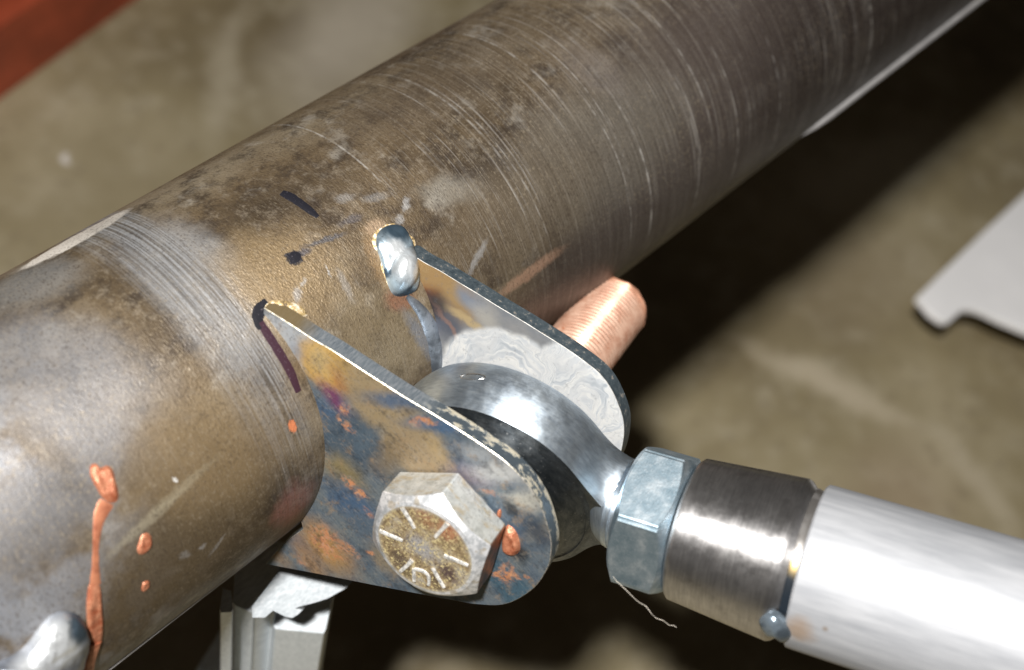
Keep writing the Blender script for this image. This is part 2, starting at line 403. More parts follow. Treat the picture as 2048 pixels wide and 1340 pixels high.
    sm = g.spotmask(co, [hit_plate(px, py)+(rx, ry, 0, 1.0, 0.3) for px, py, rx, ry in [(790, 800, 9, 5), (720, 745, 3, 5), (1000, 985, 8, 6), (640, 700, 6, 8), (850, 830, 8, 4)]])
    dk = g.math('MULTIPLY', g.mr(sx, 0.63, 0.7), sm)
    c = g.mix(g.math('MULTIPLY', dk, 0.75), c, (0.03, 0.03, 0.04))
    # worn pale rim round the nose
    c = g.mix(g.mr(g.noise(g.map(co, (3, 3, 0), (0, 0, 0.9), (0.3, 3.0, 1)), 0.8, 4, 0.7), 0.52, 0.72, 0, 0.35), c, (0.4, 0.4, 0.38))
    h = g.math('ADD', fine, g.math('MULTIPLY', sx, 0.3))
    return g.out(c, g.mixf(om, 0.55, 0.3), g.mr(g.noise(co, 0.2, 3), 0.3, 0.7, 0.38, 0.5), g.bump(h, 0.35, 0.06))

def m_far_face():
    g = NT('milled_steel'); co = g.co()
    w1 = g.warp(co, 0.12, 6.0, 4)
    P = lambda *a: plate_spot(*a, w=GAP)
    base = g.ramp(g.noise(co, 0.1, 4, 0.6), [(0.35, (0.17, 0.19, 0.22)), (0.65, (0.28, 0.28, 0.28))])
    c = g.spots(w1, base, [
        P(880, 570, 13, 9, 0, (0.36, 0.23, 0.1), 0.95, 0.5), P(920, 600, 9, 5, 0, (0.34, 0.24, 0.12), 0.8), P(850, 590, 4, 6, 0, (0.16, 0.06, 0.03), 0.9),
        P(885, 640, 9, 7, 0, (0.09, 0.1, 0.13), 0.9), P(940, 600, 7, 4, 0, (0.2, 0.25, 0.33), 0.85), P(975, 640, 8, 4, 0, (0.42, 0.4, 0.36), 0.8),
        P(940, 645, 12, 1.6, -25, (0.5, 0.38, 0.2), 0.8), P(858, 612, 5, 7, 0, (0.03, 0.03, 0.036), 0.9), P(905, 665, 12, 1.0, 10, (0.3, 0.18, 0.14), 0.7),
    ])
    # the face milled bright where the joint turns
    w3 = g.warp(co, 0.07, 16.0, 3)
    c1 = hit_plate(1010, 790, GAP); c2_ = hit_plate(1175, 800, GAP)
    r1_ = g.vm('LENGTH', g.map(w3, (-c1[0], -c1[1], 0), scale=(1, 1, 0)))
    r2_ = g.vm('LENGTH', g.map(w3, (-c2_[0], -c2_[1], 0), scale=(1, 1, 0)))
    sel = g.mr(g.math('SUBTRACT', g.math('MULTIPLY', r2_, 1.5), r1_), -4, 6)
    rad_ = g.mixf(sel, g.math('ADD', r2_, 31.0), r1_)
    sw = g.noise(g.comb(g.math('MULTIPLY', rad_, 0.75), g.math('MULTIPLY', g.noise(co, 0.05, 2), 5.0), 0.0), 1.0, 4, 0.62)
    swc = g.ramp(sw, [(0.3, (0.36, 0.4, 0.44)), (0.45, (0.52, 0.55, 0.58)), (0.56, (0.72, 0.72, 0.70)), (0.72, (0.42, 0.44, 0.46))])
    cx, cy = hit_plate(1010, 790, GAP)
    rr = (V(hit_plate(1010, 652, GAP))-V((cx, cy))).length
    wm = g.warp(co, 0.15, 3.0, 3)
    m = g.vm('LENGTH', g.map(wm, (cx, cy, 0), (0, 0, 0), (rr, rr, 1e6), 'TEXTURE'))
    f = g.mr(m, 0.90, 1.0, 1.0, 0.0)
    cx2, cy2 = hit_plate(1170, 830, GAP)
    m2 = g.vm('LENGTH', g.map(wm, (cx2, cy2, 0), (0, 0, 0), (22, 22, 1e6), 'TEXTURE'))
    f = g.math('MAXIMUM', f, g.mr(m2, 0.9, 1.0, 1.0, 0.0))
    swc = g.mix(g.mr(g.noise(w3, 0.13, 4, 0.65), 0.4, 0.62, 0.75, 0.1), swc, g.mix(g.noise(co, 0.3, 4, 0.7), (0.48, 0.5, 0.52), (0.7, 0.7, 0.69)))
    swc = g.mix(g.mr(g.noise(g.map(w3, (5, 2, 0)), 0.1, 5, 0.7), 0.52, 0.7, 0, 0.45), swc, (0.38, 0.41, 0.44))
    c = g.mix(f, c, swc)
    c = g.mix(g.mr(g.noise(co, 0.8, 4, 0.7), 0.56, 0.7, 0, 0.3), c, (0.16, 0.17, 0.19))
    return g.out(c, g.mixf(f, 0.5, 0.4), g.mixf(f, 0.4, 0.46), g.bump(g.math('ADD', sw, g.noise(co, 0.7, 4)), 0.35, 0.12))

def m_cut_edge():
    g = NT('flame_cut_edge'); co = g.co()
    X, Y, Z = g.sep(co)[:3]
    st = g.noise(g.comb(g.math('MULTIPLY', X, 3.0), g.math('MULTIPLY', Y, 3.0), g.math('MULTIPLY', Z, 0.35)), 1.0, 3, 0.65)
    c = g.ramp(st, [(0.3, (0.16, 0.2, 0.24)), (0.55, (0.32, 0.36, 0.4)), (0.75, (0.5, 0.53, 0.56))])
    gx, gy = hit_plate(555, 620)
    c = g.spots(g.warp(co, 0.3, 4), c, [(gx, gy, 12, 8, 0, (0.34, 0.24, 0.1), 0.85)])
    nx, ny = hit_plate(1060, 960)
    nose = g.spotmask(co, [(nx, ny, 34, 24, 0, 1.0, 0.75), (-18, 8, 16, 18, 0, 1.0, 0.6)])
    flk = g.math('MULTIPLY', nose, g.mr(g.math('ADD', g.noise(g.map(co, scale=(1, 1, 2.0)), 0.24, 5, 0.7), g.mr(Z, 2.6, 4.4, 0, 0.11)), 0.54, 0.6))
    dkc = g.mix(nose, c, (0.13, 0.165, 0.195))
    flc = g.mix(g.noise(co, 0.9, 3, 0.7), (0.26, 0.225, 0.14), (0.48, 0.46, 0.4))
    c = g.mix(flk, dkc, flc)
    h = g.math('ADD', st, g.math('MULTIPLY', flk, 1.2))
    return g.out(c, g.mixf(flk, 0.7, 0.1), g.mixf(flk, 0.42, 0.6), g.bump(h, 0.5, 0.15))
def m_far_edge():
    g = NT('dark_cut_edge'); co = g.co()
    n1 = g.noise(co, 0.6, 5, 0.75)
    c = g.ramp(n1, [(0.35, (0.05, 0.07, 0.085)), (0.58, (0.11, 0.14, 0.16)), (0.66, (0.42, 0.38, 0.33))])
    return g.out(c, 0.55, 0.45, g.bump(n1, 0.5, 0.15))
def m_bright_bevel():
    g = NT('burnished_edge'); co = g.co()
    c = g.mix(g.mr(g.noise(co, 0.8, 4, 0.7), 0.42, 0.58), (0.55, 0.51, 0.44), (0.22, 0.2, 0.15))
    return g.out(c, 0.6, 0.38)

def m_weld(name='weld_metal', tint=(0.3, 0.38, 0.44), rough=0.33, darks=(), lights=()):
    g = NT(name); co = g.co()
    n = g.noise(g.warp(co, 0.3, 2), 0.16, 4, 0.6)
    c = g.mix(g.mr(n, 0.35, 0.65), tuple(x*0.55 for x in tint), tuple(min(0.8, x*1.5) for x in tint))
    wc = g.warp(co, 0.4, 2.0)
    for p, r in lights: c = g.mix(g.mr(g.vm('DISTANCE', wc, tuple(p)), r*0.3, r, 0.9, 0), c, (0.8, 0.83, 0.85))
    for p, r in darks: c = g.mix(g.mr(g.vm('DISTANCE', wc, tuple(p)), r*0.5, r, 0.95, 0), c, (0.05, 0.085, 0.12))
    c = g.mix(g.mr(g.noise(g.map(co, (3, 1, 2)), 0.6, 4, 0.75), 0.58, 0.7, 0, 0.6), c, (0.06, 0.075, 0.09))
    rp_ = g.noise(g.map(co, (0, 0, 0), (0.4, 0.2, 0.9), (1.5, 0.4, 0.4)), 0.9, 3, 0.6)
    return g.out(c, 0.65, rough, g.bump(g.math('ADD', g.noise(co, 0.8, 4, 0.6), rp_), 0.28, 0.2))
def m_weld_rim():
    g = NT('weld_slag'); co = g.co()
    n = g.noise(co, 0.9, 4, 0.7)
    c = g.ramp(n, [(0.35, (0.1, 0.07, 0.04)), (0.5, (0.5, 0.36, 0.16)), (0.62, (0.75, 0.7, 0.6))])
    return g.out(c, 0.2, 0.45, g.bump(n, 0.8, 0.3))

def m_bolt_side():
    g = NT('zinc_bolt_steel'); co = g.co()
    n = g.noise(co, 0.35, 5, 0.7)
    c = g.ramp(n, [(0.3, (0.34, 0.35, 0.33)), (0.5, (0.5, 0.51, 0.49)), (0.7, (0.62, 0.63, 0.61))])
    c = g.mix(g.mr(g.noise(g.map(co, scale=(1, 1, 2)), 0.22, 4, 0.7), 0.5, 0.66, 0, 0.65), c, (0.42, 0.33, 0.19))
    # one flat turned away is rubbed with copper paste
    a3 = math.radians(150+0)
    Z = g.sep(co)[2]
    dirn = g.vm('DOT_PRODUCT', co, (math.cos(math.radians(150)), math.sin(math.radians(150)), 0))
    f = g.mr(dirn, 13.9, 14.25)
    c = g.mix(f, c, g.mix(g.mr(g.noise(g.map(co, scale=(0.5, 0.5, 1)), 0.6, 4), 0.4, 0.62), (0.12, 0.08, 0.05), (0.35, 0.17, 0.1)))
    c = g.mix(g.mr(g.noise(co, 1.5, 3, 0.7), 0.55, 0.66, 0, 0.5), c, (0.15, 0.15, 0.15))
    return g.out(c, 0.55, 0.42, g.bump(g.noise(co, 1.0, 5, 0.7), 0.4, 0.1))
def m_bolt_chamfer():
    g = NT('hammered_zinc'); co = g.co()
    c = g.mix(g.mr(g.noise(co, 0.5, 5, 0.7), 0.4, 0.62), (0.45, 0.47, 0.49), (0.8, 0.81, 0.83))
    c = g.mix(g.mr(g.noise(co, 0.28, 3), 0.58, 0.66, 0, 0.5), c, (0.4, 0.31, 0.17))
    return g.out(c, 0.6, 0.36, g.bump(g.noise(co, 0.7, 4, 0.7), 0.5, 0.15))
def m_bolt_face():
    g = NT('stained_bolt_face'); co = g.co()
    n = g.noise(co, 0.16, 5, 0.7)
    c = g.ramp(n, [(0.32, (0.10, 0.07, 0.045)), (0.5, (0.27, 0.2, 0.11)), (0.68, (0.38, 0.35, 0.29))])
    w = g.warp(co, 0.3, 3, 4)
    face = lambda px, py, rx, ry, cc, am: (hit_plate(px, py, -HH)+(rx, ry, 0, cc, am, 0.3))
    c = g.spots(w, c, [face(842, 1095, 6, 4.5, (0.3, 0.3, 0.31), 0.85), face(900, 1060, 4, 5, (0.36, 0.15, 0.08), 0.8), face(850, 1035, 5, 3, (0.3, 0.14, 0.07), 0.6),
        face(790, 1075, 2, 3, (0.07, 0.05, 0.04), 0.8), face(800, 1120, 4, 3, (0.09, 0.065, 0.05), 0.8), face(895, 1145, 5, 3, (0.07, 0.045, 0.05), 0.85), face(815, 1145, 3, 2, (0.1, 0.08, 0.04), 0.6)])
    sp = g.noise(co, 1.5, 3, 0.7)
    c = g.mix(g.mr(sp, 0.52, 0.64, 0, 0.95), c, (0.62, 0.52, 0.27))
    c = g.mix(g.mr(g.noise(g.map(co, (4, 4, 4)), 1.7, 2, 0.6), 0.56, 0.66, 0, 0.9), c, (0.05, 0.035, 0.02))
    r = g.vm('LENGTH', g.map(co, scale=(1, 1, 0)))
    c = g.mix(g.mr(r, 11.2, 12.8, 0, 0.75), c, (0.47, 0.45, 0.38))
    return g.out(c, 0.35, 0.45, g.bump(sp, 0.9, 0.25))
def m_mark():
    g = NT('bare_stamp'); co = g.co()
    c = g.mix(g.mr(g.noise(co, 1.2, 4, 0.7), 0.35, 0.6), (0.3, 0.3, 0.29), (0.76, 0.75, 0.72))
    return g.out(c, 0.4, 0.42, g.bump(g.noise(co, 1.5, 3), 0.4, 0.1))
def m_copper_thread():
    g = NT('copper_pasted_thread'); co = g.co()
    n = g.noise(co, 0.2, 4, 0.65)
    c = g.ramp(n, [(0.35, (0.34, 0.175, 0.115)), (0.6, (0.47, 0.30, 0.22))])
    Z = g.sep(co)[2]
    c = g.mix(g.mr(g.math('ADD', Z, g.math('MULTIPLY', n, 20)), 62, 80, 0.75, 0.0), c, (0.66, 0.58, 0.36))
    c = g.mix(g.mr(Z, 106, 112, 0, 0.6), c, (0.42, 0.17, 0.09))
    dk = g.mr(g.noise(g.map(co, scale=(1, 1, 0.6)), 0.28, 4, 0.75), 0.62, 0.67)
    c = g.mix(g.math('MULTIPLY', dk, 0.7), c, (0.3, 0.09, 0.03))
    return g.out(c, 0.3, 0.47, g.bump(g.noise(co, 0.9, 4), 0.4, 0.12))
def m_paste():
    g = NT('copper_paste'); co = g.co()
    n = g.noise(co, 0.5, 4, 0.65)
    c = g.ramp(n, [(0.35, (0.3, 0.085, 0.04)), (0.65, (0.54, 0.235, 0.135))])
    return g.out(c, 0.35, 0.38, g.bump(g.math('ADD', n, g.math('MULTIPLY', g.noise(co, 1.6, 3, 0.7), 0.5)), 0.9, 0.4))
def m_paste_thin():
    g = NT('thin_copper_paste'); co = g.co()
    n = g.noise(co, 0.3, 4, 0.65)
    c = g.ramp(n, [(0.35, (0.3, 0.1, 0.055)), (0.62, (0.5, 0.2, 0.11))])
    return g.out(c, 0.35, 0.35, g.bump(n, 0.5, 0.2))
def m_ink(name, col_):
    g = NT(name); co = g.co()
    c = g.mix(g.mr(g.noise(co, 2.0, 2, 0.6), 0.62, 0.74, 0, 0.35), col_, (0.2, 0.17, 0.2))
    g.b.inputs['Specular IOR Level'].default_value = 0.2
    return g.out(c, 0.0, 0.6, g.bump(g.noise(co, 1.3, 3), 0.5, 0.1))

ANISO_ROT = 0.25
def m_turned(name, c0, c1, rough, aniso, axis_scale=(0.25, 0.25, 3.0), metal=1.0, dirt=0.25, dirtc=(0.1, 0.1, 0.11)):
    g = NT(name); co = g.co()
    ln = g.noise(g.map(co, scale=axis_scale), 1.0, 4, 0.7)
    bl = g.noise(co, 0.09, 4, 0.6)
    c = g.mix(g.mr(g.math('ADD', g.math('MULTIPLY', ln, 0.6), g.math('MULTIPLY', bl, 0.4)), 0.35, 0.65), c0, c1)
    c = g.mix(g.mr(g.noise(g.map(co, (2, 6, 1)), 0.14, 5, 0.7), 0.55, 0.75, 0, dirt), c, dirtc)
    c = g.mix(g.mr(g.noise(co, 1.4, 2), 0.66, 0.74, 0, 0.4), c, (0.75, 0.76, 0.77))
    rg = g.mr(g.noise(co, 0.3, 4, 0.65), 0.3, 0.7, rough-0.06, rough+0.07)
    g.b.inputs['Anisotropic'].default_value = aniso
    if aniso:
        g.b.inputs['Anisotropic Rotation'].default_value = ANISO_ROT
        g.put(g.b.inputs['Tangent'], g.n('ShaderNodeTangent', direction_type='RADIAL', axis='Z').outputs[0])
    return g.out(c, metal, rg, g.bump(ln, 0.18, 0.05))

def m_nut():
    g = NT('blue_zinc_plate'); co = g.co()
    n = g.noise(co, 0.22, 5, 0.7)
    c = g.ramp(n, [(0.3, (0.25, 0.35, 0.42)), (0.52, (0.39, 0.49, 0.56)), (0.72, (0.7, 0.77, 0.82))])
    s = g.noise(g.map(co, rot=(0.3, 0.5, 0.6), scale=(0.4, 3.2, 3.2)), 0.8, 3, 0.65)
    c = g.mix(g.mr(s, 0.55, 0.68, 0, 0.5), c, (0.66, 0.73, 0.78))
    return g.out(c, 0.95, 0.46, g.bump(g.math('ADD', g.noise(co, 0.9, 4, 0.7), s), 0.4, 0.1))
def m_rod_tube():
    g = NT('satin_bare_tube'); co = g.co()
    X, Y, Z = g.sep(co)[:3]
    ph = g.math('ARCTAN2', Y, X)
    ln = g.noise(g.comb(g.math('MULTIPLY', ph, 9.0), g.math('MULTIPLY', Z, 0.05), 0.0), 1.0, 4, 0.6)
    c = g.ramp(ln, [(0.3, (0.25, 0.26, 0.28)), (0.5, (0.305, 0.315, 0.335)), (0.7, (0.36, 0.37, 0.39))])
    c = g.mix(g.mr(g.noise(co, 0.08, 3), 0.55, 0.75, 0, 0.35), c, (0.24, 0.25, 0.275))
    c = g.mix(g.mr(g.noise(g.map(co, scale=(1, 1, 0.2)), 0.35, 4, 0.75), 0.6, 0.75, 0, 0.35), c, (0.3, 0.3, 0.32))
    tk = ROD.inverted() @ hit_rod(1597, 1255)[0]; tk2 = ROD.inverted() @ hit_rod(1652, 1253)[0]
    c = g.mix(g.mr(g.vm('DISTANCE', g.warp(co, 0.25, 3), tuple(tk)), 1.0, 5.5, 0.6, 0), c, (0.27, 0.16, 0.07))
    c = g.mix(g.mr(g.vm('DISTANCE', co, tuple(tk2)), 0.6, 1.3, 0.8, 0), c, (0.16, 0.1, 0.05))
    return g.out(c, 0.25, 0.56, g.bump(ln, 0.12, 0.05))
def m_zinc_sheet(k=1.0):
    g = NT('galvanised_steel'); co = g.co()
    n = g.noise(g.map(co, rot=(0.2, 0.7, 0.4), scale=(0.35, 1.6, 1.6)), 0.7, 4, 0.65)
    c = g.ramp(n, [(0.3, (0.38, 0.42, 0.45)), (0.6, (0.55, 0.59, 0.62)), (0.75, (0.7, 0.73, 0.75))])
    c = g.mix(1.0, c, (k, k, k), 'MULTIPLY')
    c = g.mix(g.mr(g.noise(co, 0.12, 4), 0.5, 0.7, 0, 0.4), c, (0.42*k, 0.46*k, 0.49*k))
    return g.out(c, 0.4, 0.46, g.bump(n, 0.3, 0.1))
def m_flat(name, col_, metal=0.0, rough=0.5, var=0.3, scale=0.1):
    g = NT(name); co = g.co()
    n = g.noise(co, scale, 4, 0.6)
    c = g.mix(g.mr(n, 0.35, 0.7, 0, 1), tuple(x*(1-var) for x in col_), tuple(min(1, x*(1+var*0.6)) for x in col_))
    return g.out(c, metal, rough, g.bump(g.noise(co, scale*8, 3), 0.15, 0.2))

# ------------------------------------------------------------------ mesh helpers
def link(name, verts, faces, mats, parent=None, fr=None, mi=None, sharp=35, smooth=True):
    me = bpy.data.meshes.new(name)
    me.from_pydata([V(v)*MM for v in verts], [], faces)
    me.update()
    for m in (mats if isinstance(mats, (list, tuple)) else [mats]): me.materials.append(m)
    if mi: me.polygons.foreach_set('material_index', mi)
    if smooth:
        me.polygons.foreach_set('use_smooth', [True]*len(me.polygons))
        me.set_sharp_from_angle(angle=math.radians(sharp))
    o = bpy.data.objects.new(name, me)
    COL.objects.link(o)
    w = (fr.copy() if fr is not None else Matrix.Identity(4))
    w.translation = w.translation*MM
    if parent is not None:
        o.parent = parent
        pw = parent['_w'] if '_w' in parent else None
        pm = Matrix([pw[i*4:i*4+4] for i in range(4)]) if pw is not None else Matrix.Identity(4)
        o.matrix_basis = pm.inverted() @ w
    else:
        o.matrix_basis = w
    WM[o.name] = w
    o['_w'] = [x for r_ in w for x in r_]
    return o
WM = {}
def thing(name, label, cat, loc=(0, 0, 0), group=None):
    o = bpy.data.objects.new(name, None)
    COL.objects.link(o)
    o.empty_display_size = 0.02
    o.location = V(loc)*MM
    w = Matrix.Translation(V(loc)*MM)
    o['_w'] = [x for r_ in w for x in r_]
    o['label'] = label; o['category'] = cat
    if group: o['group'] = group
    return o
def tag(o, label, cat, group=None):
    o['label'] = label; o['category'] = cat
    if group: o['group'] = group
    return o

def lathe(prof, seg=96, closed=False):             # prof: (r, z) list, axis z
    vs, fs = [], []
    for r, z in prof:
        for i in range(seg):
            a = 2*math.pi*i/seg
            vs.append((r*math.cos(a), r*math.sin(a), z))
    for k in range(len(prof)-1):
        for i in range(seg):
            j = (i+1) % seg
            fs.append((k*seg+i, k*seg+j, (k+1)*seg+j, (k+1)*seg+i))
    return vs, fs
def hexprism(waf, z0, z1, rot, c0=None, c1=None, tan_c=0.55, bore=None, seg=144, edge_r=0.35, ew_=0.045):
    # c0/c1: radius of the flat at each end, where a cone trims the corners
    ap = waf/2
    vs, fs, mi = [], [], []
    def rh(a):
        b = (a-rot+math.pi/6) % (math.pi/3) - math.pi/6        # corners at rot + k*60
        b = abs(b)                                              # angle from the corner
        r = ap/math.cos(math.pi/6-b)
        return min(r, ap/math.cos(math.pi/6)-edge_r*0.4*max(0, 1-b/ew_)**1.5)
    rings = []
    angs = [2*math.pi*i/seg + rot for i in range(seg)]
    def ring(f):
        s = len(vs)
        for a in angs:
            r, z = f(a); vs.append((r*math.cos(a), r*math.sin(a), z))
        rings.append(s)
    rb = bore or 0.01
    ring(lambda a: (rb, z0))
    ring(lambda a: ((c0 or ap*0.97)*0.93, z0))
    ring(lambda a: ((c0 or ap*0.97), z0+0.25))
    ring(lambda a: (rh(a)-0.12, z0+0.25+max(0, rh(a)-(c0 or ap*0.97))*tan_c))
    ring(lambda a: (rh(a), z0+0.45+max(0, rh(a)-(c0 or ap*0.97))*tan_c))
    if c1:
        ring(lambda a: (rh(a), z1-0.4-max(0, rh(a)-c1)*tan_c))
        ring(lambda a: (rh(a)-0.15, z1-0.2-max(0, rh(a)-c1)*tan_c))
        ring(lambda a: (c1, z1-0.1))
    else:
        ring(lambda a: (rh(a), z1-0.4)); ring(lambda a: (rh(a)-0.3, z1))
    ring(lambda a: (rb, z1))
    for k in range(len(rings)-1):
        for i in range(seg):
            j = (i+1) % seg
            fs.append((rings[k]+i, rings[k]+j, rings[k+1]+j, rings[k+1]+i))
            mi.append({0: 0, 1: 1, 2: 1, 3: 1}.get(k, 2))
    return vs, fs, mi
def helix(r0, depth, pitch, z0, z1, seg=72, per=6, chamfer=2.5, cham_end=True, rag=0.0):
    n = int((z1-z0)/pitch*per)
    vs, fs = [], []
    for k in range(n+1):
        z = z0+(z1-z0)*k/n
        lim = r0
        if cham_end:
            e = z1-z
            if e < chamfer: lim = r0-(chamfer-e)*0.62
        for i in range(seg):
            a = 2*math.pi*i/seg
            ph = (z/pitch - i/seg) % 1.0
            tri = abs(2*ph-1)
            r = min(r0-depth*(1-tri), lim)
            if rag: r += rag*mnoise.noise(V((3*math.cos(a), 3*math.sin(a), z*0.9)))*max(0, 1-(z1-z)/5.0)
            vs.append((r*math.cos(a), r*math.sin(a), z))
    for k in range(n):
        for i in range(seg):
            j = (i+1) % seg
            fs.append((k*seg+i, k*seg+j, (k+1)*seg+j, (k+1)*seg+i))
    c = len(vs); vs.append((0, 0, z1))
    for i in range(seg): fs.append((n*seg+i, n*seg+(i+1) % seg, c))
    return vs, fs
def catmull(pts, n=6, closed=False):
    out = []
    L = len(pts)
    rng = range(L if closed else L-1)
    for i in rng:
        p0 = pts[(i-1) % L] if (closed or i > 0) else pts[0]
        p1 = pts[i]; p2 = pts[(i+1) % L]
        p3 = pts[(i+2) % L] if (closed or i+2 < L) else pts[-1]
        for k in range(n):
            t = k/n
            out.append(tuple(0.5*((2*b)+(-a+c)*t+(2*a-5*b+4*c-d)*t*t+(-a+3*b-3*c+d)*t**3) for a, b, c, d in zip(p0, p1, p2, p3)))
    if not closed: out.append(tuple(pts[-1]))
    return out
def extrude(outline, w0, w1, bev=0.3):             # outline (u, v) counter-clockwise or not; returns verts, faces, mat index 0 front 1 bevel 2 side 3 back
    n = len(outline)
    area = sum(outline[i][0]*outline[(i+1) % n][1]-outline[(i+1) % n][0]*outline[i][1] for i in range(n))
    sgn = 1 if area > 0 else -1
    ins = []
    for i in range(n):
        a = V(outline[i-1]); b = V(outline[i]); c = V(outline[(i+1) % n])
        d = ((b-a).normalized()+(c-b).normalized())
        d = d.normalized() if d.length > 1e-6 else V((1, 0))
        nn = V((-d.y, d.x))*sgn
        ins.append(b+nn*bev)
    sg = 1 if w1 > w0 else -1
    vs = [(p.x, p.y, w0) for p in ins]+[(x, y, w0+bev*sg) for x, y in outline]+[(x, y, w1-bev*sg) for x, y in outline]+[(p.x, p.y, w1) for p in ins]
    fs = [tuple(range(n))]; mi = [0]
    for k in range(3):
        for i in range(n):
            j = (i+1) % n
            fs.append((k*n+i, k*n+j, (k+1)*n+j, (k+1)*n+i)); mi.append(1 if k != 1 else 2)
    fs.append(tuple(range(3*n, 4*n))); mi.append(3)
    return vs, fs, mi
def blob(outline_px, hit, h, rings=9, prof=None, rough=0.0, sub=5, base=-0.15, closed_n=True):
    # a lump lying on a surface: outline in photo pixels laid on the surface, domed above it
    pts = catmull([tuple(map(float, p)) for p in outline_px], sub, True)
    cx = sum(p[0] for p in pts)/len(pts); cy = sum(p[1] for p in pts)/len(pts)
    vs, fs = [], []
    n = len(pts)
    for k in range(rings):
        f = 1-k/rings
        for p in pts:
            x = cx+(p[0]-cx)*f; y = cy+(p[1]-cy)*f
            q, nn = hit(x, y)
            e = h*(prof(f, x, y) if prof else math.sqrt(max(0, 1-f*f)))
            if k == 0: e = base
            elif rough: e += rough*mnoise.noise(q*0.45)*(1-f**4) + rough*0.5*mnoise.noise(q*1.1)
            vs.append(q+nn*e)
    q, nn = hit(cx, cy)
    vs.append(q+nn*h*(prof(0, cx, cy) if prof else 1.0))
    for k in range(rings-1):
        for i in range(n):
            j = (i+1) % n
            fs.append((k*n+i, k*n+j, (k+1)*n+j, (k+1)*n+i))
    for i in range(n): fs.append(((rings-1)*n+i, (rings-1)*n+(i+1) % n, rings*n))
    return vs, fs
def strip(pts_px, widths, hit, h):                 # a low ridge along a line of photo pixels laid on a surface
    pts = catmull([tuple(map(float, p)) for p in pts_px], 6)
    m = len(pts)
    vs, fs = [], []
    for i, p in enumerate(pts):
        q, nn = hit(*p)
        q2, _ = hit(*pts[min(i+1, m-1)]); q1, _ = hit(*pts[max(i-1, 0)])
        t = (q2-q1).normalized(); sd = nn.cross(t)
        f = i/(m-1)*(len(widths)-1); k = min(int(f), len(widths)-2)
        w = widths[k]+(widths[k+1]-widths[k])*(f-k)
        w *= 1+0.12*mnoise.noise(q*0.9)
        for a, e in ((-0.5, -0.04), (-0.36, 0.75*h), (0, h), (0.36, 0.75*h), (0.5, -0.04)):
            vs.append(q+sd*w*a+nn*e)
    for i in range(m-1):
        for k in range(4):
            fs.append((i*5+k, i*5+k+1, (i+1)*5+k+1, (i+1)*5+k))
    fs.append((0, 1, 2, 3, 4)); fs.append(tuple((m-1)*5+k for k in (4, 3, 2, 1, 0)))
    return vs, fs
def wire(pts, r, seg=8):
    vs, fs = [], []
    m = len(pts)
    for i, p in enumerate(pts):
        t = (V(pts[min(i+1, m-1)])-V(pts[max(i-1, 0)])).normalized()
        a = t.orthogonal().normalized(); b = t.cross(a)
        rr = r[i] if isinstance(r, list) else r
        for k in range(seg):
            an = 2*math.pi*k/seg
            vs.append(V(p)+a*rr*math.cos(an)+b*rr*math.sin(an))
    for i in range(m-1):
        for k in range(seg):
            j = (k+1) % seg
            fs.append((i*seg+k, i*seg+j, (i+1)*seg+j, (i+1)*seg+k))
    fs.append(tuple(range(seg))); fs.append(tuple((m-1)*seg+k for k in range(seg)))
    return vs, fs
def box(x0, x1, y0, y1, z0, z1):
    vs = [(x, y, z) for x in (x0, x1) for y in (y0, y1) for z in (z0, z1)]
    return vs, [(0, 1, 3, 2), (4, 6, 7, 5), (0, 4, 5, 1), (2, 3, 7, 6), (0, 2, 6, 4), (1, 5, 7, 3)]

# ------------------------------------------------------------------ floor
vs, fs = [], []
NF = 40
for i in range(NF+1):
    for j in range(NF+1):
        vs.append((-4000+8000*i/NF, -4000+8000*j/NF, FLOOR_Z))
for i in range(NF):
    for j in range(NF):
        k = i*(NF+1)+j
        fs.append((k, k+NF+1, k+NF+2, k+1))
fo = link('floor', vs, fs, m_floor())
fo['kind'] = 'structure'

# ------------------------------------------------------------------ axle tube with its welded brackets
axle = thing('axle_tube', 'thick brown steel tube with two welded bracket plates, copper drips and ink marks', 'steel tube', (0, 0, -R))
TUBE = frame(V((0, 0, 0)), V((1, 0, 0)), E1, E2)
vs, fs = [], []
SEG, N = 224, 160
prof = [(R, -420+1180*k/N) for k in range(N+1)]
for r, x in prof:
    for i in range(SEG):
        a = 2*math.pi*i/SEG
        vs.append((x, r*math.cos(a), r*math.sin(a)))
for k in range(N):
    for i in range(SEG):
        j = (i+1) % SEG
        fs.append((k*SEG+i, k*SEG+j, (k+1)*SEG+j, (k+1)*SEG+i))
# open end: wall and bore
b0 = len(vs)
for x in (-420, 760):
    for i in range(SEG):
        a = 2*math.pi*i/SEG
        vs.append((x, (R-8)*math.cos(a), (R-8)*math.sin(a)))
for i in range(SEG):
    j = (i+1) % SEG
    fs.append((i, j, b0+j, b0+i)); fs.append((N*SEG+i, N*SEG+j, b0+SEG+j, b0+SEG+i)); fs.append((b0+i, b0+j, b0+SEG+j, b0+SEG+i))
link('tube_body', vs, fs, m_tube(), axle, TUBE)

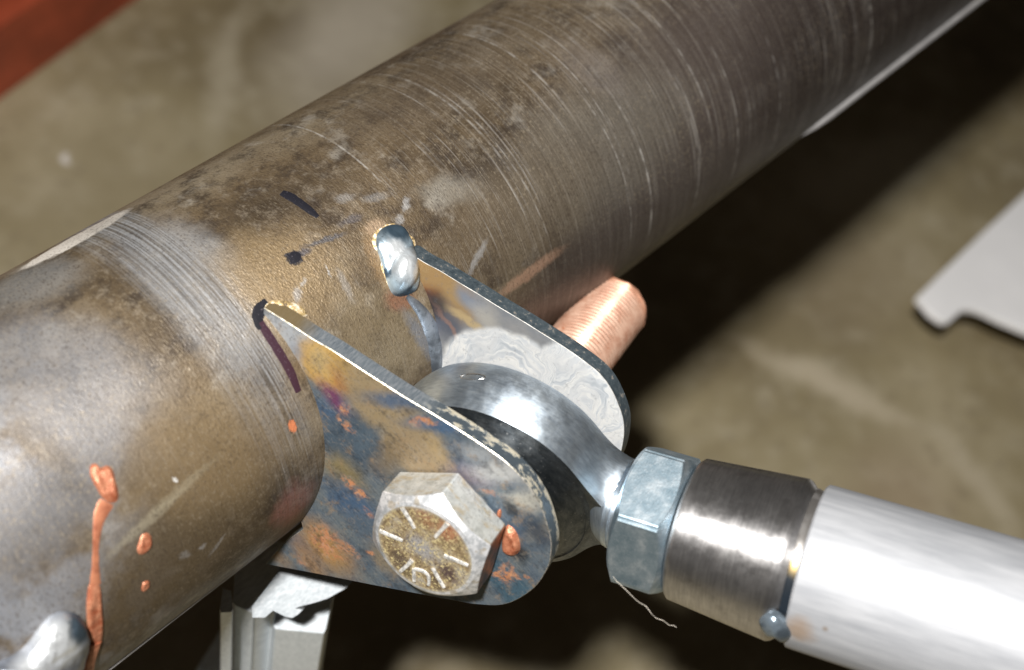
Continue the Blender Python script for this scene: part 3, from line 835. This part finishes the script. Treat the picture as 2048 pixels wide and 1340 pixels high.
def seam(a0, x0, x1, r0, r1, taper=40):
    pts, rr = [], []
    for k in range(61):
        x = x0+(x1-x0)*k/60
        ph = a0/R + 0.004*mnoise.noise(V((x*0.03, 1, 2)))
        n = E1*math.cos(ph)+E2*math.sin(ph)
        r = r0+(r1-r0)*k/60
        r *= min(1, (x-x0)/taper+0.12)*min(1, (x1-x)/taper+0.12)*(1+0.1*mnoise.noise(V((x*0.12, 5, 0))))
        pts.append(V((x, 0, 0))+n*(R-0.1*r)); rr.append(r)
    return wire(pts, rr, 16)
A_LOW = tube_uv(1700, 400)[1]
m_seam = m_flat('bright_seam_steel', (0.46, 0.45, 0.45), 0.3, 0.4, 0.15, 0.1)
xs_, _ = tube_uv(1590, 283)
v_, f_ = seam(A_LOW-1.5, xs_, 750, 2.0, 2.1, 14)
link('seam_bead', v_, f_, m_seam, axle)['label'] = 'bright straight bead along the far lower edge of the tube'
v_, f_ = seam(A_LOW-1.0, -330, hit_tube(575, 1080)[0].x, 1.6, 0.45, 90)
link('seam_bead', v_, f_, m_seam, axle)['label'] = 'thin bright bead along the near lower edge of the tube'

NEAR = [(66.5, 2.6), (59.9, 5.3), (53.6, 7.6), (49.0, 9.7), (43.6, 11.7), (36.6, 14.3), (29.3, 17.2), (23.6, 19.7), (17.6, 22.2), (11.9, 24.4), (6.4, 26.3), (2.6, 27.1), (-1.7, 27.3), (-6.4, 26.6), (-10.2, 25.2), (-13.7, 23.3), (-17.3, 20.9), (-19.8, 18.3), (-22.4, 14.6), (-25.0, 7.8), (-25.8, 1.7), (-25.6, -3.7), (-24.3, -8.1), (-21.0, -13.9)]
near_out = catmull(NEAR, 5)
low = [hit_plate(*p) for p in ((816, 1184), (739, 1169), (640, 1149), (531, 1128), (571, 1083), (606, 1058), (575, 950), (545, 800), (520, 700))]
near_out += low
m_cut = m_cut_edge(); m_bev = m_bright_bevel(); m_fe = m_far_edge()
vs, fs, mi = extrude(near_out, 0, T, 0.13)
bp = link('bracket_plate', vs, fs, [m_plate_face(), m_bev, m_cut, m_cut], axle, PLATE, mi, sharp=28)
bp['label'] = 'near bracket plate, heat tinted gold, purple and blue'
FARP = [(833, 492), (847, 524), (879, 541), (918, 565), (958, 589), (993, 611), (1050, 645), (1085, 667), (1122, 690), (1157, 714), (1198, 746), (1222, 777), (1240, 817), (1248, 849), (1246, 886), (1234, 925), (1205, 965), (1160, 1000), (1110, 1015)]
FARP[0] = (812, 500)
far_out = catmull([hit_plate(*p, GAP) for p in FARP], 5) + [hit_plate(*p, GAP) for p in ((980, 985), (850, 955), (800, 850), (780, 700), (775, 560))]
vs, fs, mi = extrude(far_out, GAP, GAP+T, 0.09)
bp2 = link('bracket_plate', vs, fs, [m_far_face(), m_flat('dull_edge', (0.3, 0.29, 0.27), 0.4, 0.5, 0.4, 0.5), m_fe, m_fe], axle, PLATE, mi, sharp=28)
bp2['label'] = 'far bracket plate with bright milled inner face'

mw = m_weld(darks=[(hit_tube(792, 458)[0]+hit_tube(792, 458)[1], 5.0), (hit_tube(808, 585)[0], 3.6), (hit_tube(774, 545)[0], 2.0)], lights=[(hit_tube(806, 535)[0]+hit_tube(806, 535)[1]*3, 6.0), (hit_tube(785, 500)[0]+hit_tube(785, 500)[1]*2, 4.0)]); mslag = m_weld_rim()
def wprof(f, x, y):                                # a bead with a drop-shaped crest low on it
    d = math.sqrt(max(0, 1-f*f))
    t = ((x-806)*0.95+(y-535)*0.3)/30.0
    s = ((y-545)-(x-806)*0.3)/52.0
    crest = max(0, 1-(t*t*1.3+s*s))
    return 0.55*d + 0.75*math.sqrt(crest)*d
WELD = [(752, 470), (765, 455), (785, 448), (806, 452), (818, 470), (826, 486), (832, 510), (838, 535), (839, 560), (834, 580), (818, 590), (800, 594), (785, 588), (774, 566), (766, 540), (758, 512), (750, 490)]
slag = [((x-794)*1.09+794, (y-522)*1.06+520) for x, y in WELD]
v_, f_ = blob([(x+4*math.sin(x*1.3+y), y+4*math.cos(y*1.1)) for x, y in slag], hit_tube, 0.5, rings=5, rough=0.3)
link('weld_slag', v_, f_, mslag, axle, sharp=60)
v_, f_ = blob(WELD, hit_tube, 3.9, rings=16, prof=wprof, rough=0.3)
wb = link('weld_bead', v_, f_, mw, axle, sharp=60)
wb['label'] = 'bright weld bead at the tip of the far bracket'
WELD2 = [(-40, 1345), (0, 1322), (40, 1300), (70, 1265), (100, 1232), (130, 1222), (160, 1232), (176, 1262), (172, 1300), (150, 1345), (60, 1420), (-60, 1440)]
v_, f_ = blob(WELD2, hit_tube, 5.0, rings=12, rough=0.5)
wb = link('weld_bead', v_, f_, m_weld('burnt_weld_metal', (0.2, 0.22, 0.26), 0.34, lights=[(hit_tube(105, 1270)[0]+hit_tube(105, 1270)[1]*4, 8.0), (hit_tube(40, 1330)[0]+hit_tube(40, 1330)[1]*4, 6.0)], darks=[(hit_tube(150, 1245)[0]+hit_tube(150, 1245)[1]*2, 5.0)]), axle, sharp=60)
wb['label'] = 'large blurred weld bead at the near end of the tube'
TIPW = [(528, 612), (545, 600), (575, 602), (600, 610), (616, 628), (606, 634), (580, 622), (552, 616), (536, 622)]
v_, f_ = blob(TIPW, hit_tube, 0.9, rings=6, rough=0.5)
link('weld_bead', v_, f_, m_weld_rim(), axle, sharp=60)['label'] = 'thin ground-down weld at the tip of the near bracket'

ink = m_ink('marker_ink', (0.008, 0.008, 0.012)); ink2 = m_ink('purple_marker_ink', (0.03, 0.012, 0.02))
v_, f_ = strip([(563, 385), (580, 393), (600, 406), (620, 421), (636, 434)], [2.3, 3.0, 2.8, 2.5, 1.3], hit_tube, 0.05)
link('marker_line', v_, f_, ink, axle)['label'] = 'short black ink dash above the brackets'
v_, f_ = strip([(520, 645), (535, 668), (553, 696), (570, 724), (584, 750), (597, 784)], [2.4, 2.6, 2.6, 2.6, 2.5, 1.8], hit_tube, 0.05)
link('marker_line', v_, f_, ink2, axle)['label'] = 'long dark purple ink line beside the near bracket'
v_, f_ = strip([(536, 604), (524, 616), (516, 630), (518, 648), (524, 656)], [2.6, 3.4, 3.2, 2.8, 2.0], hit_tube, 0.045)
link('marker_line', v_, f_, ink, axle)['label'] = 'curved black ink at the near bracket tip'

v_, f_ = blob([(576, 512), (582, 503), (594, 502), (603, 509), (602, 520), (592, 527), (580, 524)], hit_tube, 0.05, rings=3, base=-0.02)
link('marker_line', v_, f_, ink, axle)['label'] = 'black ink dot with a faint smeared tail'
m_fil = m_weld('fillet_steel', (0.2, 0.23, 0.27), 0.42)
v_, f_ = strip([(814, 592), (842, 622), (861, 657), (872, 700), (875, 748), (872, 775)], [1.2, 3.4, 4.4, 4.6, 4.0, 3.0], hit_tube, 0.6)
link('weld_fillet', v_, f_, m_fil, axle, sharp=80)
paste = m_paste(); thin = m_paste_thin()
DR = [([(180, 930), (192, 926), (200, 934), (214, 930), (226, 938), (232, 960), (238, 985), (236, 1002), (222, 1008), (206, 998), (192, 976), (180, 952)], 0.8, paste, 'thick copper paste drip, topmost on the tube'),
      ([(283, 1070), (294, 1064), (303, 1072), (304, 1092), (294, 1106), (280, 1110), (273, 1102), (277, 1084)], 0.5, paste, 'oval copper paste spot beside the long drip'),
      ([(286, 1165), (296, 1160), (301, 1168), (296, 1178), (286, 1184), (282, 1178)], 0.35, paste, 'smallest copper paste spot'),
      ([(176, 1172), (186, 1160), (200, 1168), (204, 1200), (207, 1240), (206, 1280), (196, 1300), (182, 1290), (174, 1250), (172, 1205)], 0.6, paste, 'long copper paste drip low on the tube')]
def dprof(f, x, y): return min(1.0, (1-f)*3.0)*(0.75+0.35*f)
for ol, h, m, lb in DR:
    v_, f_ = blob(ol, hit_tube, h, rings=8, prof=dprof, rough=0.22)
    link('copper_drip', v_, f_, m, axle, sharp=70)['label'] = lb
v_, f_ = strip([(214, 1004), (203, 1025), (196, 1050), (192, 1090), (191, 1130), (190, 1170)], [3.6, 3.4, 2.2, 1.5, 1.7, 3.0], hit_tube, 0.22)
link('copper_drip', v_, f_, thin, axle)['label'] = 'thin run of copper paste joining two drips'
v_, f_ = strip([(190, 1285), (183, 1310), (176, 1345)], [3.5, 3.0, 2.6], hit_tube, 0.8)
link('copper_drip', v_, f_, paste, axle)['label'] = 'copper paste run at the bottom of the tube'

def hit_face(w):
    def f(px, py):
        a = hit_plate(px, py, w)
        return V((a[0], a[1], w)), V((0, 0, -1))
    return f
v_, f_ = blob([(1004, 1080), (1012, 1052), (1022, 1052), (1034, 1066), (1040, 1085), (1040, 1100), (1030, 1111), (1018, 1110), (1006, 1100)], hit_face(0), 1.5, rings=8, prof=dprof, rough=0.25, base=-0.05)
link('copper_smear', v_, f_, paste, bp, PLATE, sharp=70)
v_, f_ = blob([(995, 1022), (1001, 1018), (1003, 1026), (1001, 1036), (995, 1034)], hit_face(0), 0.8, rings=5, rough=0.2, base=-0.05)
link('copper_smear', v_, f_, paste, bp, PLATE, sharp=70)

# ------------------------------------------------------------------ bolt
bolt = thing('hex_bolt', 'large stained hex bolt with radial grade marks through both bracket plates', 'bolt', F0)
vs, fs, mi = hexprism(28.6, -HH, -0.55, 0.0, c0=13.15, tan_c=0.75, seg=360)
head = link('bolt_head', vs, fs, [m_bolt_face(), m_bolt_chamfer(), m_bolt_side()], bolt, PLATE, mi, sharp=14)
vs, fs = lathe([(0.01, -0.6), (13.6, -0.6), (13.6, -0.02), (0.01, -0.02)])
link('washer_face', vs, fs, m_bolt_side(), bolt, PLATE)
z5 = lambda x, y: (720+x/4.467, 920+y/4.467)
mk = m_mark()
MARKS = [[(375, 425), (435, 515), (487, 608)], [(783, 568), (730, 625), (675, 685)], [(178, 632), (280, 675), (385, 720)],
         [(755, 855), (860, 895), (970, 942)], [(648, 962), (700, 1050), (752, 1138)], [(468, 892), (420, 945), (360, 995)]]
for mkp in MARKS:
    v_, f_ = strip([z5(*p) for p in mkp], [1.25, 1.05, 1.0], hit_face(-HH), 0.38)
    link('grade_mark', v_, f_, mk, head, PLATE, sharp=50)
for pp in (((481, 968), (482, 1020), (485, 1080)), ((486, 972), (520, 978), (560, 990), (595, 1012), (614, 1045), (618, 1080), (613, 1116))):
    v_, f_ = strip([z5(*p) for p in pp], [1.0, 1.0, 0.9], hit_face(-HH), 0.38)
    link('maker_mark', v_, f_, mk, head, PLATE, sharp=50)
vs, fs = lathe([(9.5, 0), (9.5, GAP+T)], 64)
link('shank', vs, fs, m_bolt_side(), bolt, PLATE)
vs, fs = helix(10.6, 0.95, 1.75, GAP+T-6, 113.0, per=8, chamfer=2.0, rag=0.9)
link('thread', vs, fs, m_copper_thread(), bolt, PLATE, sharp=80)

# ------------------------------------------------------------------ rod end
rend = thing('rod_end_joint', 'shiny steel spherical rod end held between the two bracket plates', 'rod end', Q)
TILT = 0.241
NN = (Bq*math.cos(TILT)+M0*math.sin(TILT)).normalized()
WW = NN.cross(D2)
EC = Q + D2*2.9 + NN*1.9
EYE = frame(EC, D2, WW, NN)
HW = 7.7
def eye_mesh():
    rn, kk = 10.75, 7.0
    L = 32.8
    def rb(z): return 30.2-1.9*(z/HW)**2
    def F(p):
        q = math.hypot(p[0], p[1])
        d1 = q-rb(max(-HW*1.6, min(HW*1.6, p[2])))
        d2 = math.hypot(p[1], p[2])-rn
        if p[0] < 0: d2 = max(d2, 10-p[0])
        h = max(kk-abs(d1-d2), 0)/kk
        return min(d1, d2)-h*h*kk*0.25
    th = []
    n1 = 120
    for i in range(n1+1): th.append(-math.radians(44)+2*math.radians(44)*i/n1)
    n2 = 150
    for i in range(1, n2): th.append(math.radians(44)+(2*math.pi-2*math.radians(44))*i/n2)
    elm = math.atan2(HW, 28.4)
    ne = 30
    vs, fs = [], []
    nt = len(th)
    for j in range(ne+1):
        el = -elm+2*elm*j/ne
        for a in th:
            d = (math.cos(el)*math.cos(a), math.cos(el)*math.sin(a), math.sin(el))
            lo, hi = 8.0, 70.0
            for _ in range(34):
                m = (lo+hi)/2
                if F([x*m for x in d]) < 0: lo = m
                else: hi = m
            t = lo
            if d[0] > 0.2 and t*d[0] > L: t = L/d[0]
            vs.append(tuple(x*t for x in d))
    for j in range(ne):
        for i in range(nt):
            k = (i+1) % nt
            fs.append((j*nt+i, j*nt+k, (j+1)*nt+k, (j+1)*nt+i))
    # both faces: chamfer, land, shallow step, bore
    for side, row in ((-1, 0), (1, ne)):
        prev = [row*nt+i for i in range(nt)]
        for rr, zz in (((27.6, HW+0.25), (26.3, HW+1.0), (26.0, HW+0.75), (23.0, HW+2.3), (19.5, HW+3.9), (17.2, HW+4.6), (16.6, HW+3.8), (16.3, 0.0)) if side < 0 else
                       ((27.7, HW+0.0), (25.9, HW+0.05), (25.6, HW-0.5), (22.0, HW-0.4), (17.2, HW-0.2), (16.6, HW-0.8), (16.3, 0.0))):
            st = len(vs)
            for i, a in enumerate(th):
                vs.append((rr*math.cos(a), rr*math.sin(a), side*zz))
            for i in range(nt):
                k = (i+1) % nt
                fs.append((prev[i], prev[k], st+k, st+i))
            prev = [st+i for i in range(nt)]
    return vs, fs
vs, fs = eye_mesh()
m_dark = m_turned('dark_turned_face', (0.08, 0.095, 0.11), (0.2, 0.22, 0.235), 0.36, 0.65, (0.3, 0.3, 1.6), 0.97, 0.2, (0.1, 0.11, 0.12))
NBAND = 30*270
m_eye = m_turned('polished_rod_end_steel', (0.38, 0.45, 0.53), (0.62, 0.70, 0.77), 0.40, 0.62, (0.35, 0.35, 2.2), 0.93, 0.10, (0.25, 0.28, 0.32))
link('eye_housing', vs, fs, [m_eye, m_dark], rend, EYE, [0 if k < NBAND else 1 for k in range(len(fs))], sharp=24)
vs, fs = lathe([(9.6, -14.0)]+[(math.sqrt(17.1**2-z*z), z) for z in [-13.9+27.8*k/24 for k in range(25)]]+[(9.6, 14.0), (9.6, -14.0)])
link('ball', vs, fs, m_turned('ball_steel', (0.4, 0.42, 0.44), (0.6, 0.62, 0.63), 0.2, 0), rend, frame(EC, U, VV, B))
ew = (EC-F0).dot(B)
m_sp = m_turned('spacer_steel', (0.45, 0.45, 0.44), (0.65, 0.64, 0.62), 0.3, 0)
vs, fs = lathe([(9.7, T+0.02), (15.5, T+0.02), (15.5, T+3), (12.6, ew-11.5), (9.7, ew-11.5), (9.7, T+0.02)])
link('spacer', vs, fs, m_sp, rend, PLATE)
vs, fs = lathe([(9.7, GAP-0.02), (17.5, GAP-0.02), (17.5, GAP-2.0), (12.6, ew+11.5), (9.7, ew+11.5), (9.7, GAP-0.02)])
link('spacer', vs, fs, m_sp, rend, PLATE)
vs, fs = helix(10.35, 0.55, 1.8, 37.2, 60.0, cham_end=False)
# smooth neck with two fine grooves before the thread
vn, fn = [], []
NK = [(29.2, 5.2, 11.2), (30.4, 6.6, 11.0), (31.8, 8.0, 10.7), (33.2, 9.0, 10.5), (34.0, 9.8, 10.4), (34.3, 9.7, 10.1), (34.6, 9.75, 10.1), (34.8, 10.1, 10.4), (35.6, 10.25, 10.4), (35.8, 10.0, 10.1), (36.1, 10.0, 10.1), (36.3, 10.3, 10.35), (36.9, 10.3, 10.35), (37.1, 9.9, 9.9), (38.6, 9.9, 9.9)]
for s_, nr, sd_ in NK:
    for k in range(128):
        a = 2*math.pi*k/128
        p = D2*s_ + WW*(sd_*math.cos(a)) + NN*((nr if math.sin(a) < 0 else sd_)*math.sin(a))
        vn.append((p.dot(Bq), p.dot(M0), p.dot(D2)))
for q in range(len(NK)-1):
    for k in range(128):
        fn.append((q*128+k, q*128+(k+1) % 128, (q+1)*128+(k+1) % 128, (q+1)*128+k))
link('neck', vn, fn, m_eye, rend, ROD, sharp=30)
# run-out groove before the thread
link('thread', vs, fs, m_turned('thread_steel', (0.4, 0.43, 0.46), (0.6, 0.62, 0.65), 0.4, 0, (0.4, 0.4, 2)), rend, ROD, sharp=80)
# grease nipple seat on the crown and oil hole by the neck
def hit_eye(px, py):
    r = ray(px, py)
    oc = CP-EC
    o = V((oc.dot(D2), oc.dot(WW))); d = V((r.dot(D2), r.dot(WW)))
    rad = 29.9
    a = d.dot(d); b = o.dot(d); c = o.dot(o)-rad*rad
    t = (-b-math.sqrt(max(0, b*b-a*c)))/a
    p = CP+r*t
    q = p-EC
    n = (D2*q.dot(D2)+WW*q.dot(WW)).normalized()
    return p, n
ring = []
for k in range(25):
    a = 2*math.pi*k/24
    p, n = hit_eye(946+25*math.cos(a), 755+5.5*math.sin(a))
    ring.append(p+n*0.02)
v_, f_ = wire(ring, 0.32)
link('dimple_rim', v_, f_, m_sp, rend)
pd = Q+D2*22.5
p0 = at_depth(1243, 908, 322)
ol = lambda c, s: [(c[0]+s*x, c[1]+s*y) for x, y in ((-16, -7), (0, -9), (14, 0), (17, 8), (4, 8), (-12, 2))]

# ------------------------------------------------------------------ jam nut
nut = thing('jam_nut', 'blue-white zinc hex jam nut between the rod end and the steel sleeve', 'nut', Q+D2*45)
vs, fs, mi = hexprism(32.6, 37.8, 51.6, math.radians(26), c0=15.6, c1=15.6, tan_c=0.62, bore=10.6, seg=300, edge_r=1.6, ew_=0.085)
link('nut_body', vs, fs, [m_nut()], nut, ROD, [0]*len(fs), sharp=16)

# ------------------------------------------------------------------ link rod
rod = thing('link_rod', 'pale satin steel link tube with darker tapered threaded sleeve tacked to its end', 'link rod', Q+D2*82)
def rc(s): return 18.84+0.086*(s-70)
vs, fs = lathe([(10.8, 52.0), (rc(52)-1.6, 52.0), (rc(52)-0.6, 52.3), (rc(53), 53.0)]+[(rc(s), s) for s in range(54, 77, 2)]+[(rc(77.2), 77.2), (rc(78)-0.5, 78.2), (rc(78)-1.6, 79.3), (rc(78)-2.3, 80.5), (17.0, 83.0)], 128)
m_slv = m_turned('sleeve_steel', (0.42, 0.415, 0.42), (0.62, 0.61, 0.61), 0.37, 0.75, (0.16, 0.16, 2.2), 0.96, 0.4, (0.2, 0.19, 0.185))
link('threaded_sleeve', vs, fs, m_slv, rod, ROD, sharp=40)
vs, fs = lathe([(17.0, 82.3), (18.3, 81.6), (18.9, 81.6), (19.4, 82.1)]+[(19.44, s) for s in range(84, 330, 8)]+[(17.0, 330), (17.0, 84)], 128)
link('tube_body', vs, fs, m_rod_tube(), rod, ROD, sharp=40)
m_tack = m_weld('tack_weld_metal', (0.16, 0.2, 0.24), 0.22)
TK = [(1518, 1238), (1524, 1226), (1538, 1219), (1553, 1222), (1566, 1232), (1578, 1246), (1586, 1260), (1585, 1270), (1574, 1276), (1560, 1268), (1546, 1262), (1530, 1258)]
v_, f_ = blob(TK, hit_rod, 3.0, rings=10, rough=0.2)
link('tack_weld', v_, f_, m_tack, rod, sharp=60)
g_ = NT('heat_blued_groove'); co_ = g_.co()
hc = hit_rod(1570, 1150)[0]; lc = ROD.inverted() @ hc
hb = ROD.inverted() @ hit_rod(1557, 1195)[0]
cc = g_.mix(g_.mr(g_.noise(co_, 0.2, 3), 0.4, 0.6), (0.2, 0.19, 0.18), (0.34, 0.33, 0.32))
d1_ = g_.vm('DISTANCE', co_, tuple(lc)); d2_ = g_.vm('DISTANCE', co_, tuple(hb))
cc = g_.mix(g_.mr(d1_, 2.5, 6.0, 0.95, 0), cc, (0.5, 0.36, 0.14))
cc = g_.mix(g_.mr(d2_, 4.5, 8.5, 0.97, 0), cc, (0.03, 0.045, 0.065))
vs, fs = lathe([(17.4, 79.2), (17.9, 79.8), (17.6, 81.0), (17.9, 82.6)], 128)
link('weld_root', vs, fs, g_.out(cc, 0.7, 0.3, g_.bump(g_.noise(co_, 0.8, 3), 0.3, 0.1)), rod, ROD)

# ------------------------------------------------------------------ fibre
fp = [at_depth(x, y, t) for x, y, t in ((1226, 1153, 300), (1234, 1163, 298), (1250, 1178, 297), (1262, 1190, 297), (1276, 1203, 298), (1292, 1213, 299), (1302, 1226, 299), (1312, 1236, 300), (1326, 1241, 300), (1338, 1250, 301), (1347, 1251, 301), (1353, 1255, 301))]
fp = [V(p) for p in catmull([tuple(p) for p in fp], 4)]
v_, f_ = wire(fp, 0.05, 6)
tag(link('thread_fibre', v_, f_, m_flat('pale_fibre', (0.75, 0.68, 0.58), 0, 0.6)), 'fine pale fibre trailing below the jam nut', 'fibre')

# ------------------------------------------------------------------ support stand under the tube
mz = m_zinc_sheet(1.35); mz_d = m_zinc_sheet(0.75)  # one steel twice: post lightened, saddle darkened to suit how light falls
pz = -110.0
base_pt = at_depth(545, 1260, 425)
stand = thing('support_stand', 'grey galvanised stand post with curved saddle, under the axle tube', 'jack stand', (base_pt.x, base_pt.y, FLOOR_Z))
def prism(name, sec, ytop, tt):
    pts2 = []
    for px, t in sec:
        p = at_depth(px, 1262, t); pts2.append((p.x, p.y))
    n = len(pts2)
    zt = at_depth(545, ytop, tt).z
    vs = [(x, y, zt) for x, y in pts2]+[(x, y, FLOOR_Z) for x, y in pts2]
    fs = [tuple(range(n)), tuple(range(2*n-1, n-1, -1))]+[(i, n+i, n+(i+1) % n, (i+1) % n) for i in range(n)]
    return link(name, vs, fs, mz, stand, sharp=20)
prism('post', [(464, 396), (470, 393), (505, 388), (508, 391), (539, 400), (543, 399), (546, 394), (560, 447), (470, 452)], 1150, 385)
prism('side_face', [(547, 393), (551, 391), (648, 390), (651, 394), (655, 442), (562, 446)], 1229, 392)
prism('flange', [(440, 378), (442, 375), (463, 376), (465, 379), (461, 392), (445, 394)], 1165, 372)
def slab(px_pts, t, thick, name, mat, parent):
    front = [at_depth(x, y, t) for x, y in px_pts]
    back = [p+CZ*thick for p in front]
    m = len(front)
    fs = [tuple(range(m)), tuple(range(2*m-1, m-1, -1))]+[(i, m+i, m+(i+1) % m, (i+1) % m) for i in range(m)]
    return link(name, front+back, fs, mat, parent, sharp=20)
sad = [(504, 1213), (552, 1150), (566, 1120), (700, 1140), (708, 1158), (694, 1175), (680, 1183), (655, 1197), (630, 1205), (600, 1213), (590, 1217), (606, 1219), (596, 1229), (584, 1236), (570, 1233), (556, 1226), (546, 1221), (530, 1235), (505, 1235)]  # slanted left side is cut where the tube's shadow edge falls
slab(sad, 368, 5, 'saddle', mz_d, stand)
slab([(385, 1350), (440, 1262), (470, 1262), (470, 1420), (330, 1420)], 455, 5, 'leg_plate', mz, stand)
hk = [at_depth(x, y, 400) for x, y in ((484, 1147), (492, 1149), (500, 1154), (504, 1161), (503, 1169), (497, 1172))]
v_, f_ = wire([V(p) for p in catmull([tuple(p) for p in hk], 4)], 0.5, 8)
tag(link('brass_hook', v_, f_, m_flat('brass_wire', (0.6, 0.36, 0.1), 0.6, 0.35)), 'tiny curled brass wire hanging between tube and stand', 'wire')

# ------------------------------------------------------------------ blurred things on the floor
a = hit_z(285, -10, FLOOR_Z); b = hit_z(-10, 205, FLOOR_Z)
dr = (b-a).normalized(); sd = V((0, 0, 1)).cross(dr)
if sd.dot(hit_z(0, 0, FLOOR_Z)-a) < 0: sd = -sd
mid = (a+b)/2
BEAM = frame(V((mid.x, mid.y, FLOOR_Z)), dr, sd, V((0, 0, 1)))
red = thing('red_beam', 'blurred red painted steel beam on the concrete floor', 'beam', (mid.x, mid.y, FLOOR_Z))
def chan(x0, x1):
    prof = [(0.0, 4), (0.0, 56), (4, 60), (96, 60), (100, 56), (100, 0), (92, 0), (92, 50), (8, 50), (8, 0), (0.0, 0)]
    m = len(prof)
    vs = [(x, y, z) for x in (x0, x1) for y, z in prof]
    fs = [(i, (i+1) % m, m+(i+1) % m, m+i) for i in range(m)]+[tuple(range(m)), tuple(range(2*m-1, m-1, -1))]
    return vs, fs
vs, fs = chan(-500, 700)
link('channel', vs, fs, m_flat('red_paint', (0.34, 0.065, 0.028), 0, 0.42, 0.3, 0.02), red, BEAM, sharp=30)
vs, fs = lathe([(0.01, 66), (9, 66), (12, 62), (12, 60), (0.01, 60)], 6)
link('bolt_head', vs, fs, m_flat('dull_steel', (0.4, 0.4, 0.4), 0.8, 0.4), red, BEAM @ Matrix.Translation((-300, 50, 0)))

pzz = FLOOR_Z+55
pl = [(1834, 594), (1880, 548), (1960, 470), (2048, 388), (2300, 150), (2700, 300), (2500, 800), (2200, 720), (2048, 660), (2000, 640), (1960, 621), (1940, 617), (1924, 620), (1912, 631), (1898, 643), (1884, 642), (1860, 625)]
poly = [hit_z(x, y, pzz) for x, y in pl]
cen = sum(poly, V((0, 0, 0)))/len(poly)
sheet = thing('steel_plate', 'bright bare steel plate with a notch, blurred at the right edge', 'metal plate', (cen.x, cen.y, FLOOR_Z))
SH = frame(V((cen.x, cen.y, FLOOR_Z)), V((1, 0, 0)), V((0, 1, 0)), V((0, 0, 1)))
ol = [(p.x-cen.x, p.y-cen.y) for p in poly]
vs, fs, mi = extrude(ol, 55, 50, 0.6)
ms = m_flat('bare_plate_steel', (0.93, 0.93, 0.94), 0.0, 0.4, 0.05, 0.02)
link('plate_body', vs, fs, [ms, ms, ms, ms], sheet, SH, mi)
for (fx, fy) in ((2330, 250), (2480, 420), (2450, 620)):
    p = hit_z(fx, fy, pzz)-cen
    vs, fs = lathe([(0.01, 0), (12, 0), (12, 50), (0.01, 50)], 24)
    link('foot', vs, fs, ms, sheet, SH @ Matrix.Translation((p.x, p.y, 0)))

for o in bpy.data.objects:
    if '_w' in o: del o['_w']
